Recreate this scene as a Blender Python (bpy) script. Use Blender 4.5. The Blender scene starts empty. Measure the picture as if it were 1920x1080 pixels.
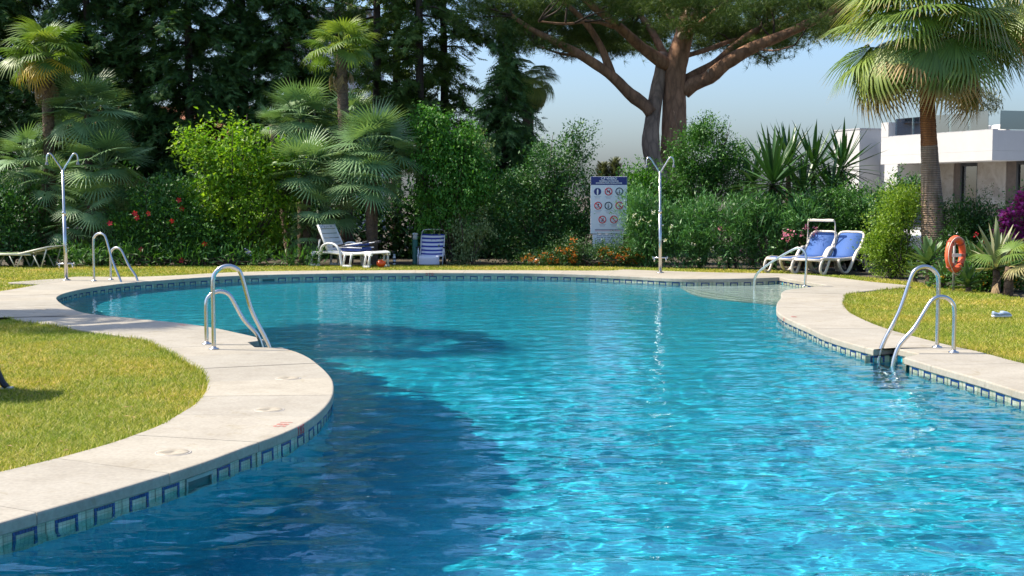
import bpy, bmesh, math, random
import numpy as np
from mathutils import Vector, Matrix, noise as mnoise
from mathutils.geometry import delaunay_2d_cdt
random.seed(7)
RNG = np.random.default_rng(11)
PI = math.pi
scene = bpy.context.scene
COL = scene.collection

# ------------------------------------------------------------------ camera
CAM_H = 1.53
FPX = 2500.0                      # focal length in pixels of a 1920 wide frame
PITCH = math.atan(173.0 / FPX)
cam_data = bpy.data.cameras.new("camera")
cam = bpy.data.objects.new("camera", cam_data)
COL.objects.link(cam)
cam.location = (0, 0, CAM_H)
cam.rotation_euler = (PI / 2 - PITCH, 0, 0)
cam_data.sensor_width = 36.0
cam_data.lens = 36.0 * FPX / 1920.0
cam_data.clip_start = 0.1
cam_data.clip_end = 4000
scene.camera = cam

# ------------------------------------------------------------------ sky, sun, exposure
SUN_EL = math.radians(52)
SUN_VEC = Vector((-0.985, 0.17, 0)).normalized()      # towards the sun, on the ground
world = bpy.data.worlds.new("World")
scene.world = world
world.use_nodes = True
wn = world.node_tree.nodes
wl = world.node_tree.links
bg = wn["Background"]
sky = wn.new("ShaderNodeTexSky")
sky.sky_type = 'NISHITA'
sky.sun_disc = False
sky.sun_elevation = SUN_EL
sky.sun_rotation = math.atan2(SUN_VEC.x, SUN_VEC.y)
sky.air_density = 1.0
sky.dust_density = 2.7
sky.ozone_density = 7.5
wl.new(sky.outputs[0], bg.inputs[0])
bg.inputs[1].default_value = 0.13
sun_data = bpy.data.lights.new("sun", 'SUN')
sun = bpy.data.objects.new("sun", sun_data)
COL.objects.link(sun)
sun_data.energy = 4.0
sun_data.angle = math.radians(0.53)
sun_data.color = (1.0, 0.91, 0.755)
d = Vector((SUN_VEC.x * math.cos(SUN_EL), SUN_VEC.y * math.cos(SUN_EL), math.sin(SUN_EL)))
sun.rotation_euler = d.to_track_quat('Z', 'Y').to_euler()
sun.location = d * 60
sun_data.cycles.is_caustics_light = True
scene.view_settings.view_transform = 'Standard'
scene.view_settings.look = 'None'
scene.view_settings.gamma = 1.0
scene.view_settings.exposure = 1.0
scene.render.engine = 'CYCLES'
scene.cycles.use_denoising = True
try:
    scene.cycles.denoiser = 'OPENIMAGEDENOISE'
    scene.cycles.denoising_prefilter = 'ACCURATE'
except Exception:
    pass
scene.cycles.max_bounces = 8
scene.cycles.diffuse_bounces = 3
scene.cycles.glossy_bounces = 4
scene.cycles.transmission_bounces = 6
scene.cycles.transparent_max_bounces = 8
scene.cycles.caustics_reflective = False
scene.cycles.caustics_refractive = True
scene.cycles.sample_clamp_indirect = 6.0
scene.cycles.blur_glossy = 0.3

# ------------------------------------------------------------------ helpers
CP, SP = math.cos(PITCH), math.sin(PITCH)
def ray(px, py):
    u = (px - 960.0) / FPX
    v = (540.0 - py) / FPX
    return np.array([u, CP + v * SP, -SP + v * CP])
def gp(px, py, z=0.0):
    """a measured photo point lying on the level z -> place on the ground plan"""
    r = ray(px, py)
    t = (z - CAM_H) / r[2]
    return np.array([r[0] * t, r[1] * t, z])
def at(px, py, Y):
    """a measured photo point at the known distance Y -> place"""
    r = ray(px, py)
    t = Y / r[1]
    return np.array([r[0] * t, Y, CAM_H + r[2] * t])
def gpl(pts, z=0.0):
    return [gp(x, y, z)[:2] for x, y in pts]

def tag(o, label=None, cat=None, group=None, kind=None):
    if label: o["label"] = label
    if cat: o["category"] = cat
    if group: o["group"] = group
    if kind: o["kind"] = kind
    return o
def link(o, parent=None):
    COL.objects.link(o)
    if parent is not None:
        o.parent = parent
    return o
def empty(name, loc=(0, 0, 0), rz=0.0, scale=1.0):
    o = bpy.data.objects.new(name, None)
    o.empty_display_size = 0.2
    o.location = loc
    o.rotation_euler = (0, 0, rz)
    o.scale = (scale,) * 3
    return link(o)
def copy_tree(o, parent=None):
    c = o.copy()
    COL.objects.link(c)
    c.parent = parent
    for ch in list(o.children):
        copy_tree(ch, c)
    return c
def mesh_np(name, co, faces, smooth=False):
    """faces: int array (n,3) or (n,4) or list of both"""
    me = bpy.data.meshes.new(name)
    co = np.asarray(co, dtype=np.float32)
    if isinstance(faces, np.ndarray): faces = [faces]
    faces = [np.asarray(f, dtype=np.int32) for f in faces if len(f)]
    me.vertices.add(len(co))
    me.vertices.foreach_set("co", co.ravel())
    loops = np.concatenate([f.ravel() for f in faces])
    tot = np.concatenate([np.full(len(f), f.shape[1], np.int32) for f in faces])
    start = np.concatenate([[0], np.cumsum(tot)[:-1]]).astype(np.int32)
    me.loops.add(len(loops))
    me.loops.foreach_set("vertex_index", loops)
    me.polygons.add(len(tot))
    me.polygons.foreach_set("loop_start", start)
    me.polygons.foreach_set("loop_total", tot)
    if smooth:
        me.polygons.foreach_set("use_smooth", np.ones(len(tot), bool))
    me.update(calc_edges=True)
    me.validate()
    return me
def obj(name, me, mat=None, parent=None, loc=None):
    o = bpy.data.objects.new(name, me)
    if mat is not None and len(me.materials) == 0:
        for m in (mat if isinstance(mat, (list, tuple)) else [mat]):
            me.materials.append(m)
    if loc is not None: o.location = loc
    return link(o, parent)

class MB:
    """collects simple solids into one mesh"""
    def __init__(s): s.bm = bmesh.new()
    def box(s, c, size, rot=None, bevel=0.0):
        m = Matrix.Translation(Vector(c))
        if rot is not None: m = m @ rot
        m = m @ Matrix.Diagonal((size[0], size[1], size[2], 1))
        r = bmesh.ops.create_cube(s.bm, size=1.0, matrix=m)
        if bevel > 0:
            es = list({e for v in r["verts"] for e in v.link_edges})
            bmesh.ops.bevel(s.bm, geom=es, offset=bevel, segments=2, affect='EDGES', profile=0.5)
        return s
    def tube(s, pts, rad, n=10, caps=True, closed=False, flat=None):
        pts = [Vector(p) for p in pts]
        N = len(pts)
        if not hasattr(rad, '__len__'): rad = [rad] * N
        rings = []
        up = None
        for i, p in enumerate(pts):
            a = pts[(i - 1) % N] if (closed or i > 0) else pts[0]
            b = pts[(i + 1) % N] if (closed or i < N - 1) else pts[-1]
            t = (b - a)
            t = t.normalized() if t.length > 1e-9 else Vector((0, 0, 1))
            if up is None:
                up = Vector((0, 0, 1)) if abs(t.z) < 0.9 else Vector((0, 1, 0))
            x = t.cross(up)
            if x.length < 1e-6: x = t.orthogonal()
            x.normalize()
            y = x.cross(t).normalized()
            up = y
            ring = []
            for k in range(n):
                ang = 2 * PI * k / n
                fx, fy = (1, 1) if flat is None else flat
                ring.append(s.bm.verts.new(p + x * math.cos(ang) * rad[i] * fx + y * math.sin(ang) * rad[i] * fy))
            rings.append(ring)
        M = N if closed else N - 1
        for i in range(M):
            r0, r1 = rings[i], rings[(i + 1) % N]
            for k in range(n):
                f = s.bm.faces.new((r0[k], r0[(k + 1) % n], r1[(k + 1) % n], r1[k]))
                f.smooth = True
        if caps and not closed:
            s.bm.faces.new(rings[0][::-1]); s.bm.faces.new(rings[-1])
        return s
    def lathe(s, prof, c=(0, 0, 0), n=20):
        rings = []
        for r, z in prof:
            rings.append([s.bm.verts.new(Vector((c[0] + r * math.cos(2 * PI * k / n), c[1] + r * math.sin(2 * PI * k / n), c[2] + z))) for k in range(n)])
        for i in range(len(rings) - 1):
            for k in range(n):
                f = s.bm.faces.new((rings[i][k], rings[i][(k + 1) % n], rings[i + 1][(k + 1) % n], rings[i + 1][k]))
                f.smooth = True
        s.bm.faces.new(rings[0][::-1]); s.bm.faces.new(rings[-1])
        return s
    def poly(s, pts, thick):
        """flat polygon (list of 3-vectors) extruded by the vector thick"""
        a = [s.bm.verts.new(Vector(p)) for p in pts]
        b = [s.bm.verts.new(Vector(p) + Vector(thick)) for p in pts]
        n = len(a)
        s.bm.faces.new(a[::-1]); s.bm.faces.new(b)
        for i in range(n):
            s.bm.faces.new((a[i], a[(i + 1) % n], b[(i + 1) % n], b[i]))
        return s
    def mesh(s, name):
        bmesh.ops.recalc_face_normals(s.bm, faces=s.bm.faces[:])
        me = bpy.data.meshes.new(name)
        s.bm.to_mesh(me); s.bm.free()
        return me
    def build(s, name, mat=None, parent=None, loc=None):
        return obj(name, s.mesh(name), mat, parent, loc)

def catmull(pts, step=0.08, closed=False):
    P = [np.array(p, float) for p in pts]
    out = []
    n = len(P)
    for i in range(n if closed else n - 1):
        p0 = P[(i - 1) % n] if closed or i > 0 else 2 * P[0] - P[1]
        p1 = P[i]; p2 = P[(i + 1) % n]
        p3 = P[(i + 2) % n] if closed or i < n - 2 else 2 * P[-1] - P[-2]
        L = np.linalg.norm(p2 - p1)
        k = max(2, int(L / step))
        # centripetal
        t0 = 0; t1 = t0 + max(np.linalg.norm(p1 - p0), 1e-6) ** .5
        t2 = t1 + max(L, 1e-6) ** .5; t3 = t2 + max(np.linalg.norm(p3 - p2), 1e-6) ** .5
        for j in range(k):
            t = t1 + (t2 - t1) * j / k
            A1 = (t1 - t) / (t1 - t0) * p0 + (t - t0) / (t1 - t0) * p1
            A2 = (t2 - t) / (t2 - t1) * p1 + (t - t1) / (t2 - t1) * p2
            A3 = (t3 - t) / (t3 - t2) * p2 + (t - t2) / (t3 - t2) * p3
            B1 = (t2 - t) / (t2 - t0) * A1 + (t - t0) / (t2 - t0) * A2
            B2 = (t3 - t) / (t3 - t1) * A2 + (t - t1) / (t3 - t1) * A3
            out.append((t2 - t) / (t2 - t1) * B1 + (t - t1) / (t2 - t1) * B2)
    if not closed: out.append(P[-1])
    return np.array(out)
def spline3(pts, step=0.05):
    return [Vector(p) for p in catmull(pts, step)]

# ------------------------------------------------------------------ materials
MATS = {}
class NT:
    """small wrapper for building node trees"""
    def __init__(s, name):
        m = bpy.data.materials.new(name)
        m.use_nodes = True
        s.m = m; s.n = m.node_tree.nodes; s.l = m.node_tree.links
        s.out = s.n["Material Output"]; s.p = s.n["Principled BSDF"]
        MATS[name] = m
    def new(s, t, **kw):
        nd = s.n.new(t)
        for k, v in kw.items():
            if k.startswith("i_"): nd.inputs[k[2:]].default_value = v
            else: setattr(nd, k, v)
        return nd
    def tex(s, kind, scale, coord='Object', detail=4.0, rough=0.55, dist=0.0, vscale=None):
        tc = s.new("ShaderNodeTexCoord")
        nd = s.new(kind)
        if 'Scale' in nd.inputs: nd.inputs['Scale'].default_value = scale
        if 'Detail' in nd.inputs: nd.inputs['Detail'].default_value = detail
        if 'Roughness' in nd.inputs: nd.inputs['Roughness'].default_value = rough
        if 'Distortion' in nd.inputs: nd.inputs['Distortion'].default_value = dist
        src = tc.outputs[coord]
        if vscale is not None:
            mp = s.new("ShaderNodeMapping"); mp.inputs['Scale'].default_value = vscale
            s.l.new(src, mp.inputs[0]); src = mp.outputs[0]
        s.l.new(src, nd.inputs['Vector'])
        return nd
    def ramp(s, fac, stops):
        r = s.new("ShaderNodeValToRGB")
        e = r.color_ramp.elements
        while len(e) < len(stops): e.new(0.5)
        for i, (pos, c) in enumerate(stops):
            e[i].position = pos
            e[i].color = (c[0], c[1], c[2], 1) if hasattr(c, '__len__') else (c, c, c, 1)
        s.l.new(fac, r.inputs[0])
        return r
    def mix(s, fac, a, b, blend='MIX'):
        m = s.new("ShaderNodeMix", data_type='RGBA', blend_type=blend)
        for sock, v in ((m.inputs[0], fac), (m.inputs[6], a), (m.inputs[7], b)):
            if hasattr(v, 'is_linked'): s.l.new(v, sock)
            elif hasattr(v, '__len__'): sock.default_value = (v[0], v[1], v[2], 1)
            else: sock.default_value = v
        return m.outputs[2]
    def bump(s, h, strength=0.3, dist=0.01):
        b = s.new("ShaderNodeBump")
        b.inputs['Strength'].default_value = strength
        b.inputs['Distance'].default_value = dist
        s.l.new(h, b.inputs['Height']); s.l.new(b.outputs[0], s.p.inputs['Normal'])
        return b
def C4(c): return (c[0], c[1], c[2], 1)
def simple(name, col, rough=0.5, metal=0.0, var=0.12, scale=6.0, bump=0.0, spec=0.5):
    if name in MATS: return MATS[name]
    t = NT(name)
    nz = t.tex("ShaderNodeTexNoise", scale)
    lo = [c * (1 - var) for c in col]; hi = [min(1, c * (1 + var)) for c in col]
    r = t.ramp(nz.outputs['Fac'], [(0.3, lo), (0.7, hi)])
    t.l.new(r.outputs[0], t.p.inputs['Base Color'])
    rr = t.ramp(nz.outputs['Fac'], [(0.3, rough * 0.85), (0.7, min(1, rough * 1.15))])
    t.l.new(rr.outputs[0], t.p.inputs['Roughness'])
    t.p.inputs['Metallic'].default_value = metal
    t.p.inputs['Specular IOR Level'].default_value = spec
    if bump > 0:
        n2 = t.tex("ShaderNodeTexNoise", scale * 8)
        t.bump(n2.outputs['Fac'], bump, 0.01)
    return t.m
def leaf_mat(name, cols, rough=0.45, trans=0.3, spec=0.4):
    """leaf colours vary from leaf to leaf; light shines through"""
    t = NT(name)
    g = t.new("ShaderNodeNewGeometry")
    n = len(cols)
    r = t.ramp(g.outputs['Random Per Island'], [(i / max(1, n - 1), c) for i, c in enumerate(cols)])
    nz = t.tex("ShaderNodeTexNoise", 1.3)
    rr = t.ramp(nz.outputs['Fac'], [(0.3, (0.78, 0.84, 0.8)), (0.7, (1.18, 1.12, 1.0))])
    c = t.mix(1.0, r.outputs[0], rr.outputs[0], 'MULTIPLY')
    t.l.new(c, t.p.inputs['Base Color'])
    t.p.inputs['Roughness'].default_value = rough
    t.p.inputs['Specular IOR Level'].default_value = spec
    tr = t.new("ShaderNodeBsdfTranslucent")
    c2 = t.mix(1.0, c, (1.25, 1.3, 0.6), 'MULTIPLY')
    t.l.new(c2, tr.inputs[0])
    mx = t.new("ShaderNodeMixShader"); mx.inputs[0].default_value = trans
    t.l.new(t.p.outputs[0], mx.inputs[1]); t.l.new(tr.outputs[0], mx.inputs[2])
    t.l.new(mx.outputs[0], t.out.inputs[0])
    return t.m
# ================================================================== the pool and its surroundings
Z_WATER = -0.115
Z_COPE = -0.065
# coping edge, measured in pieces between sharp corners
pool_pieces = [
    # from the near left, round the tongue of deck, to the notch
    [(-3.55, 2.6), (-3.15, 4.4)] + gpl([(0, 980), (179, 929), (375, 869), (466, 835.6), (519, 817), (564, 797), (590, 780.6), (610.6, 762), (622.8, 744), (626, 727.6), (622.8, 711), (610.6, 695), (594, 680.7), (576, 668.5), (555.6, 659.4), (531, 651.8)]),
    gpl([(531, 651.8), (479, 651)]), gpl([(479, 651), (466, 641.5)]), gpl([(466, 641.5), (497, 637)]),
    gpl([(497, 637), (477, 631), (446, 623.8), (404, 615), (352, 607), (300, 601.5), (233, 595), (167, 588), (133, 578), (117, 570), (107.5, 562), (107, 556.7), (117, 551), (142, 544.3), (167, 539.7), (200, 535), (238, 530.3), (320, 524), (404, 518.5), (492, 515.2), (583, 513), (700, 511.8), (850, 511.3), (1000, 512.2), (1107, 514.8), (1185, 518), (1240, 521), (1290, 522.6), (1360, 522.7), (1416, 521.6), (1461, 520)]),
    gpl([(1461, 520), (1469, 521.6), (1491, 525), (1549, 534.2)]),
    gpl([(1549, 534.2), (1545, 535.6)]),
    gpl([(1545, 535.6), (1502.5, 540), (1474, 544), (1465, 549), (1464.6, 558), (1458, 566), (1455.6, 575), (1457, 584), (1470, 594), (1491, 604), (1510, 612), (1547.5, 629), (1585, 641), (1637.5, 655)]),
]
def flatten(pcs, step):
    out = []
    for p in pcs:
        c = catmull(p, step)
        out.extend(c[:-1] if True else c)
    out.append(np.array(pcs[-1][-1]))
    return out
pool_pieces += [
    [gp(1637.5, 655)[:2], (3.84, 13.37)], [(3.84, 13.37), (3.95, 12.86)], [(3.95, 12.86), gp(1695, 670)[:2]],
    gpl([(1695, 670), (1762, 690), (1804, 701.5), (1847, 713.8), (1920, 736)]) + [(4.25, 8.9), (4.6, 6.5), (4.7, 4.2), (4.2, 2.4)],
    [(4.2, 2.4), (2.8, 1.55), (0.5, 1.3), (-1.8, 1.4), (-3.1, 1.8), (-3.55, 2.6)],
]
POOL = np.array(flatten(pool_pieces, 0.09))
POOL = POOL[np.concatenate([[True], np.linalg.norm(np.diff(POOL, axis=0), axis=1) > 0.012])]
if np.linalg.norm(POOL[0] - POOL[-1]) < 0.02: POOL = POOL[:-1]

def inside_poly(P, poly):
    """vectorised even-odd test, P (n,2)"""
    x, y = P[:, 0], P[:, 1]
    r = np.zeros(len(P), bool)
    n = len(poly)
    for i in range(n):
        x0, y0 = poly[i]; x1, y1 = poly[(i + 1) % n]
        if y0 == y1: continue
        c = ((y0 > y) != (y1 > y)) & (x < (x1 - x0) * (y - y0) / (y1 - y0) + x0)
        r ^= c
    return r
def offset_poly(P, dist):
    """move a closed polyline along its left-hand normal"""
    a = np.roll(P, 1, 0); b = np.roll(P, -1, 0)
    t = b - a
    t /= np.maximum(np.linalg.norm(t, axis=1, keepdims=True), 1e-9)
    nrm = np.stack([-t[:, 1], t[:, 0]], 1)
    return P + nrm * dist
area2 = np.sum(POOL[:, 0] * np.roll(POOL[:, 1], -1) - np.roll(POOL[:, 0], -1) * POOL[:, 1])
OUT = 1.0 if area2 < 0 else -1.0         # sign for 'away from the water'

# outer edge of the deck (where the lawn begins)
outer_px_left = [(42, 874), (104, 859), (156, 845), (208, 830), (250, 815.6), (292, 800), (320, 785), (345, 770), (364, 758), (378, 743), (386.5, 731.7), (388.5, 721), (386, 707), (378, 695), (362, 684), (342, 671.7), (321, 660), (300, 650), (283, 641), (263, 634), (217, 627.5), (167, 620), (117, 611.7), (83, 606), (42, 600.5), (0, 595)]
outer_left = [(-4.6, 2.8), (-4.05, 4.7), (-3.3, 6.6)] + gpl([(0, 884)] + outer_px_left) + [(-7.6, 15.9), (-10.0, 16.4)]
outer_path = [(-10.0, 16.4), (-10.1, 19.0)]
outer_far = [(-10.1, 19.0)] + gpl([(-60, 556), (0, 546), (40, 539.5), (73, 533), (100, 526.5), (120, 521.7), (142, 518.7), (183, 518.7), (250, 519), (320, 516.6), (383, 513), (446, 510), (508, 508.3), (600, 507.3), (700, 506.8), (850, 506.3), (1000, 506.8), (1110, 507.4), (1150, 507), (1172, 505.3), (1210, 506.5), (1250, 508), (1350, 511), (1448, 512.4), (1506, 514.7), (1566, 520), (1641, 529), (1688, 533.5), (1704, 535.4)])
outer_corner = gpl([(1704, 535.4), (1709, 537.4), (1700, 538.6)])
outer_right = gpl([(1700, 538.6), (1650, 543), (1604, 548.3), (1588, 551.5), (1584, 558), (1582, 570), (1592.5, 584), (1613, 596), (1660, 615), (1720, 632), (1783, 648), (1833, 658.5), (1873, 669), (1920, 681)]) + [(5.6, 9.6), (5.9, 6.5), (6.0, 4.0), (5.4, 1.2)]
outer_near = [(5.4, 1.2), (3.2, -1.2), (0.5, -1.6), (-2.2, -1.4), (-4.1, 0.2), (-4.6, 2.8)]
OUTER = np.array(flatten([outer_left, outer_path, outer_far, outer_corner, outer_right, outer_near], 0.12))
OUTER = OUTER[np.concatenate([[True], np.linalg.norm(np.diff(OUTER, axis=0), axis=1) > 0.012])]
if np.linalg.norm(OUTER[0] - OUTER[-1]) < 0.02: OUTER = OUTER[:-1]

def match_loops(A, B):
    """monotone pairing of two open polylines by dynamic programming"""
    n, m = len(A), len(B)
    D = np.linalg.norm(A[:, None] - B[None], axis=2)
    S = np.full((n, m), 1e18); back = np.zeros((n, m), np.int8)
    S[0, 0] = D[0, 0]
    for j in range(1, m): S[0, j] = S[0, j - 1] + D[0, j]; back[0, j] = 2
    for i in range(1, n):
        row = S[i - 1]
        diag = np.concatenate([[1e18], row[:-1]])
        best = np.minimum(row, diag); bk = np.where(diag <= row, 0, 1)
        cur = -1e18; Si = S[i]; Di = D[i]; bi = back[i]
        prev = 1e18
        for j in range(m):
            b = best[j]
            if prev < b: Si[j] = prev + Di[j]; bi[j] = 2
            else: Si[j] = b + Di[j]; bi[j] = bk[j]
            prev = Si[j]
    i, j = n - 1, m - 1
    path = [(i, j)]
    while i or j:
        k = back[i, j]
        if k == 0: i -= 1; j -= 1
        elif k == 1: i -= 1
        else: j -= 1
        path.append((i, j))
    return path[::-1]
PAIRS = match_loops(np.vstack([POOL, POOL[:1]]), np.vstack([OUTER, OUTER[:1]]))

# ---- materials of the setting
def make_deck_mat():
    t = NT("deck_stone")
    a = t.tex("ShaderNodeTexNoise", 1.1, detail=6, rough=0.65)
    b = t.tex("ShaderNodeTexNoise", 38.0, detail=3)
    c = t.tex("ShaderNodeTexNoise", 5.0, detail=5, rough=0.7)
    ca = t.ramp(a.outputs['Fac'], [(0.30, (0.30, 0.273, 0.225)), (0.5, (0.35, 0.322, 0.27)), (0.72, (0.38, 0.352, 0.30))])
    cb = t.ramp(b.outputs['Fac'], [(0.35, (0.9, 0.9, 0.9)), (0.65, (1.06, 1.05, 1.04))])
    cc = t.ramp(c.outputs['Fac'], [(0.35, (0.93, 0.92, 0.9)), (0.6, (1.03, 1.03, 1.02))])
    m = t.mix(1.0, ca.outputs[0], cb.outputs[0], 'MULTIPLY')
    m = t.mix(1.0, m, cc.outputs[0], 'MULTIPLY')
    # every slab has its own tone; old splash stains and dark specks
    oi = t.new("ShaderNodeObjectInfo")
    ro = t.ramp(oi.outputs['Random'], [(0.0, (0.93, 0.93, 0.92)), (0.5, (1.0, 0.99, 0.98)), (1.0, (1.06, 1.04, 1.0))])
    m = t.mix(1.0, m, ro.outputs[0], 'MULTIPLY')
    st = t.tex("ShaderNodeTexNoise", 2.6, detail=8, rough=0.75, dist=1.2)
    rs = t.ramp(st.outputs['Fac'], [(0.56, (1, 1, 1)), (0.66, (0.86, 0.83, 0.74)), (0.78, (0.78, 0.74, 0.64))])
    m = t.mix(1.0, m, rs.outputs[0], 'MULTIPLY')
    vo = t.tex("ShaderNodeTexVoronoi", 7.0); rv = t.ramp(vo.outputs['Distance'], [(0.03, (0.55, 0.5, 0.42)), (0.05, (1, 1, 1))])
    m = t.mix(1.0, m, rv.outputs[0], 'MULTIPLY')
    t.l.new(m, t.p.inputs['Base Color'])
    t.p.inputs['Roughness'].default_value = 0.8
    t.p.inputs['Specular IOR Level'].default_value = 0.3
    t.bump(b.outputs['Fac'], 0.25, 0.004)
    return t.m
M_DECK = make_deck_mat()
M_GROUT = simple("joint_mortar", (0.36, 0.33, 0.28), 0.9, var=0.25, scale=9)
M_KERB = simple("deck_side", (0.42, 0.38, 0.33), 0.85, var=0.25, scale=7)
M_CREAM = simple("cream_mosaic", (0.62, 0.63, 0.54), 0.25, var=0.18, scale=14)
M_BLUET = simple("blue_mosaic", (0.010, 0.032, 0.15), 0.2, var=0.35, scale=22)
def make_floor_mat():
    t = NT("pool_mosaic")
    tc = t.new("ShaderNodeTexCoord")
    br = t.new("ShaderNodeTexBrick")
    br.offset = 0.0; br.squash = 1.0
    br.inputs['Scale'].default_value = 1.0
    br.inputs['Brick Width'].default_value = 0.05; br.inputs['Row Height'].default_value = 0.05
    br.inputs['Mortar Size'].default_value = 0.003
    br.inputs['Color1'].default_value = (0.008, 0.345, 0.49, 1)
    br.inputs['Color2'].default_value = (0.018, 0.43, 0.56, 1)
    br.inputs['Mortar'].default_value = (0.045, 0.465, 0.56, 1)
    t.l.new(tc.outputs['Object'], br.inputs['Vector'])
    nz = t.tex("ShaderNodeTexNoise", 0.7, detail=4)
    r = t.ramp(nz.outputs['Fac'], [(0.3, (0.85, 0.9, 0.92)), (0.7, (1.08, 1.05, 1.04))])
    t.l.new(t.mix(1.0, br.outputs[0], r.outputs[0], 'MULTIPLY'), t.p.inputs['Base Color'])
    t.p.inputs['Roughness'].default_value = 0.45
    t.p.inputs['Specular IOR Level'].default_value = 0.2
    return t.m
M_FLOOR = make_floor_mat()
def make_water_mat():
    t = NT("pool_water")
    t.n.remove(t.p)
    g = t.new("ShaderNodeBsdfGlass")
    g.inputs['IOR'].default_value = 1.333
    g.inputs['Roughness'].default_value = 0.0
    g.inputs['Color'].default_value = (0.86, 0.98, 1.0, 1)
    # fine wind ripples, too small for the mesh
    a = t.tex("ShaderNodeTexNoise", 9.0, detail=2.0, rough=0.5, dist=0.3, vscale=(0.5, 1.0, 1))
    b = t.tex("ShaderNodeTexNoise", 3.2, detail=2.0, rough=0.5, dist=0.3, vscale=(0.6, 1.0, 1))
    ad = t.new("ShaderNodeMath", operation='MULTIPLY_ADD'); ad.inputs[1].default_value = 0.8
    t.l.new(b.outputs['Fac'], ad.inputs[0]); t.l.new(a.outputs['Fac'], ad.inputs[2])
    bp = t.new("ShaderNodeBump"); bp.inputs['Strength'].default_value = 1.0; bp.inputs['Distance'].default_value = 0.007
    t.l.new(ad.outputs[0], bp.inputs['Height']); t.l.new(bp.outputs[0], g.inputs['Normal'])
    t.l.new(g.outputs[0], t.out.inputs[0])
    return t.m
M_WATER = make_water_mat()

# ---- pool basin: floor and walls
def floor_z(X, Y):
    """1.85 m deep near the camera, 0.70 m at the far end"""
    k = np.clip((Y - 14.5) / 7.5, 0, 1); k = k * k * (3 - 2 * k)
    d = 1.85 + (0.70 - 1.85) * k
    return Z_WATER - d
def build_basin():
    xs = np.arange(-8.6, 8.6, 0.4); ys = np.arange(0.8, 28.4, 0.4)
    X, Y = np.meshgrid(xs, ys)
    Z = floor_z(X, Y)
    co = np.stack([X.ravel(), Y.ravel(), Z.ravel()], 1)
    nx, ny = len(xs), len(ys)
    i = np.arange((ny - 1) * (nx - 1)); r = i // (nx - 1); c = i % (nx - 1)
    f = np.stack([r * nx + c, r * nx + c + 1, (r + 1) * nx + c + 1, (r + 1) * nx + c], 1)
    cen = co[f].mean(1)[:, :2]
    big = offset_poly(POOL, OUT * 0.5)
    k = inside_poly(cen, big)
    fl = obj("pool_floor", mesh_np("pool_floor", co, f[k], True), M_FLOOR)
    tag(fl, kind="structure"); fl.cycles.is_caustics_receiver = True
    W = offset_poly(POOL, OUT * 0.028)
    n = len(W)
    zf = floor_z(W[:, 0], W[:, 1])
    top = np.column_stack([W, np.full(n, Z_COPE + 0.012)])
    bot = np.column_stack([W, zf - 0.05])
    co = np.vstack([top, bot])
    a = np.arange(n); b = (a + 1) % n
    wl_ = obj("pool_wall", mesh_np("pool_wall", co, np.stack([a, b, b + n, a + n], 1), True), M_FLOOR)
    tag(wl_, kind="structure"); wl_.cycles.is_caustics_receiver = True
    return fl, wl_, W
pool_floor, pool_wall, WALL = build_basin()

# ---- water with real ripples
def wave_height(X, Y):
    rng = np.random.default_rng(5)
    H = np.zeros_like(X)
    # calmer at the far end, livelier near the camera
    live = 0.45 + 0.75 * np.clip((19 - Y) / 9, 0, 1)
    for lam, amp, cnt in ((1.7, 0.0013, 5), (0.85, 0.0014, 8), (0.42, 0.0021, 14), (0.24, 0.0010, 20)):
        for k in range(cnt):
            th = rng.normal(PI / 2 + 0.12, 0.75)
            l = lam * rng.uniform(0.72, 1.35)
            kx, ky = 2 * PI / l * math.cos(th), 2 * PI / l * math.sin(th)
            H += amp / math.sqrt(cnt) * 1.5 * np.sin(kx * X + ky * Y + rng.uniform(0, 6.28) + 0.9 * np.sin(0.7 * X + 0.5 * Y + k))
    return H * live
def build_water():
    parts_co, parts_f, off = [], [], 0
    big = offset_poly(POOL, OUT * 0.02)
    def grid(xs, ys):
        nonlocal off
        X, Y = np.meshgrid(xs, ys)
        Z = Z_WATER + wave_height(X, Y)
        co = np.stack([X.ravel(), Y.ravel(), Z.ravel()], 1)
        nx, ny = len(xs), len(ys)
        i = np.arange((ny - 1) * (nx - 1)); r = i // (nx - 1); c = i % (nx - 1)
        f = np.stack([r * nx + c, r * nx + c + 1, (r + 1) * nx + c + 1, (r + 1) * nx + c], 1)
        cen = co[f].mean(1)[:, :2]
        k = inside_poly(cen, offset_poly(POOL, OUT * 0.10))
        f = f[k]
        used = np.unique(f); mp = np.full(len(co), -1); mp[used] = np.arange(len(used))
        parts_co.append(co[used]); parts_f.append(mp[f] + off); off += len(used)
    grid(np.arange(-4.2, 5.0, 0.026), np.arange(1.0, 12.01, 0.026))
    grid(np.arange(-8.4, 8.4, 0.04), np.arange(11.998, 27.6, 0.04))
    w = obj("pool_water", mesh_np("pool_water", np.vstack(parts_co), np.vstack(parts_f), True), M_WATER)
    tag(w, kind="structure")
    w.cycles.is_caustics_caster = True
    return w
pool_water = build_water()

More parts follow.
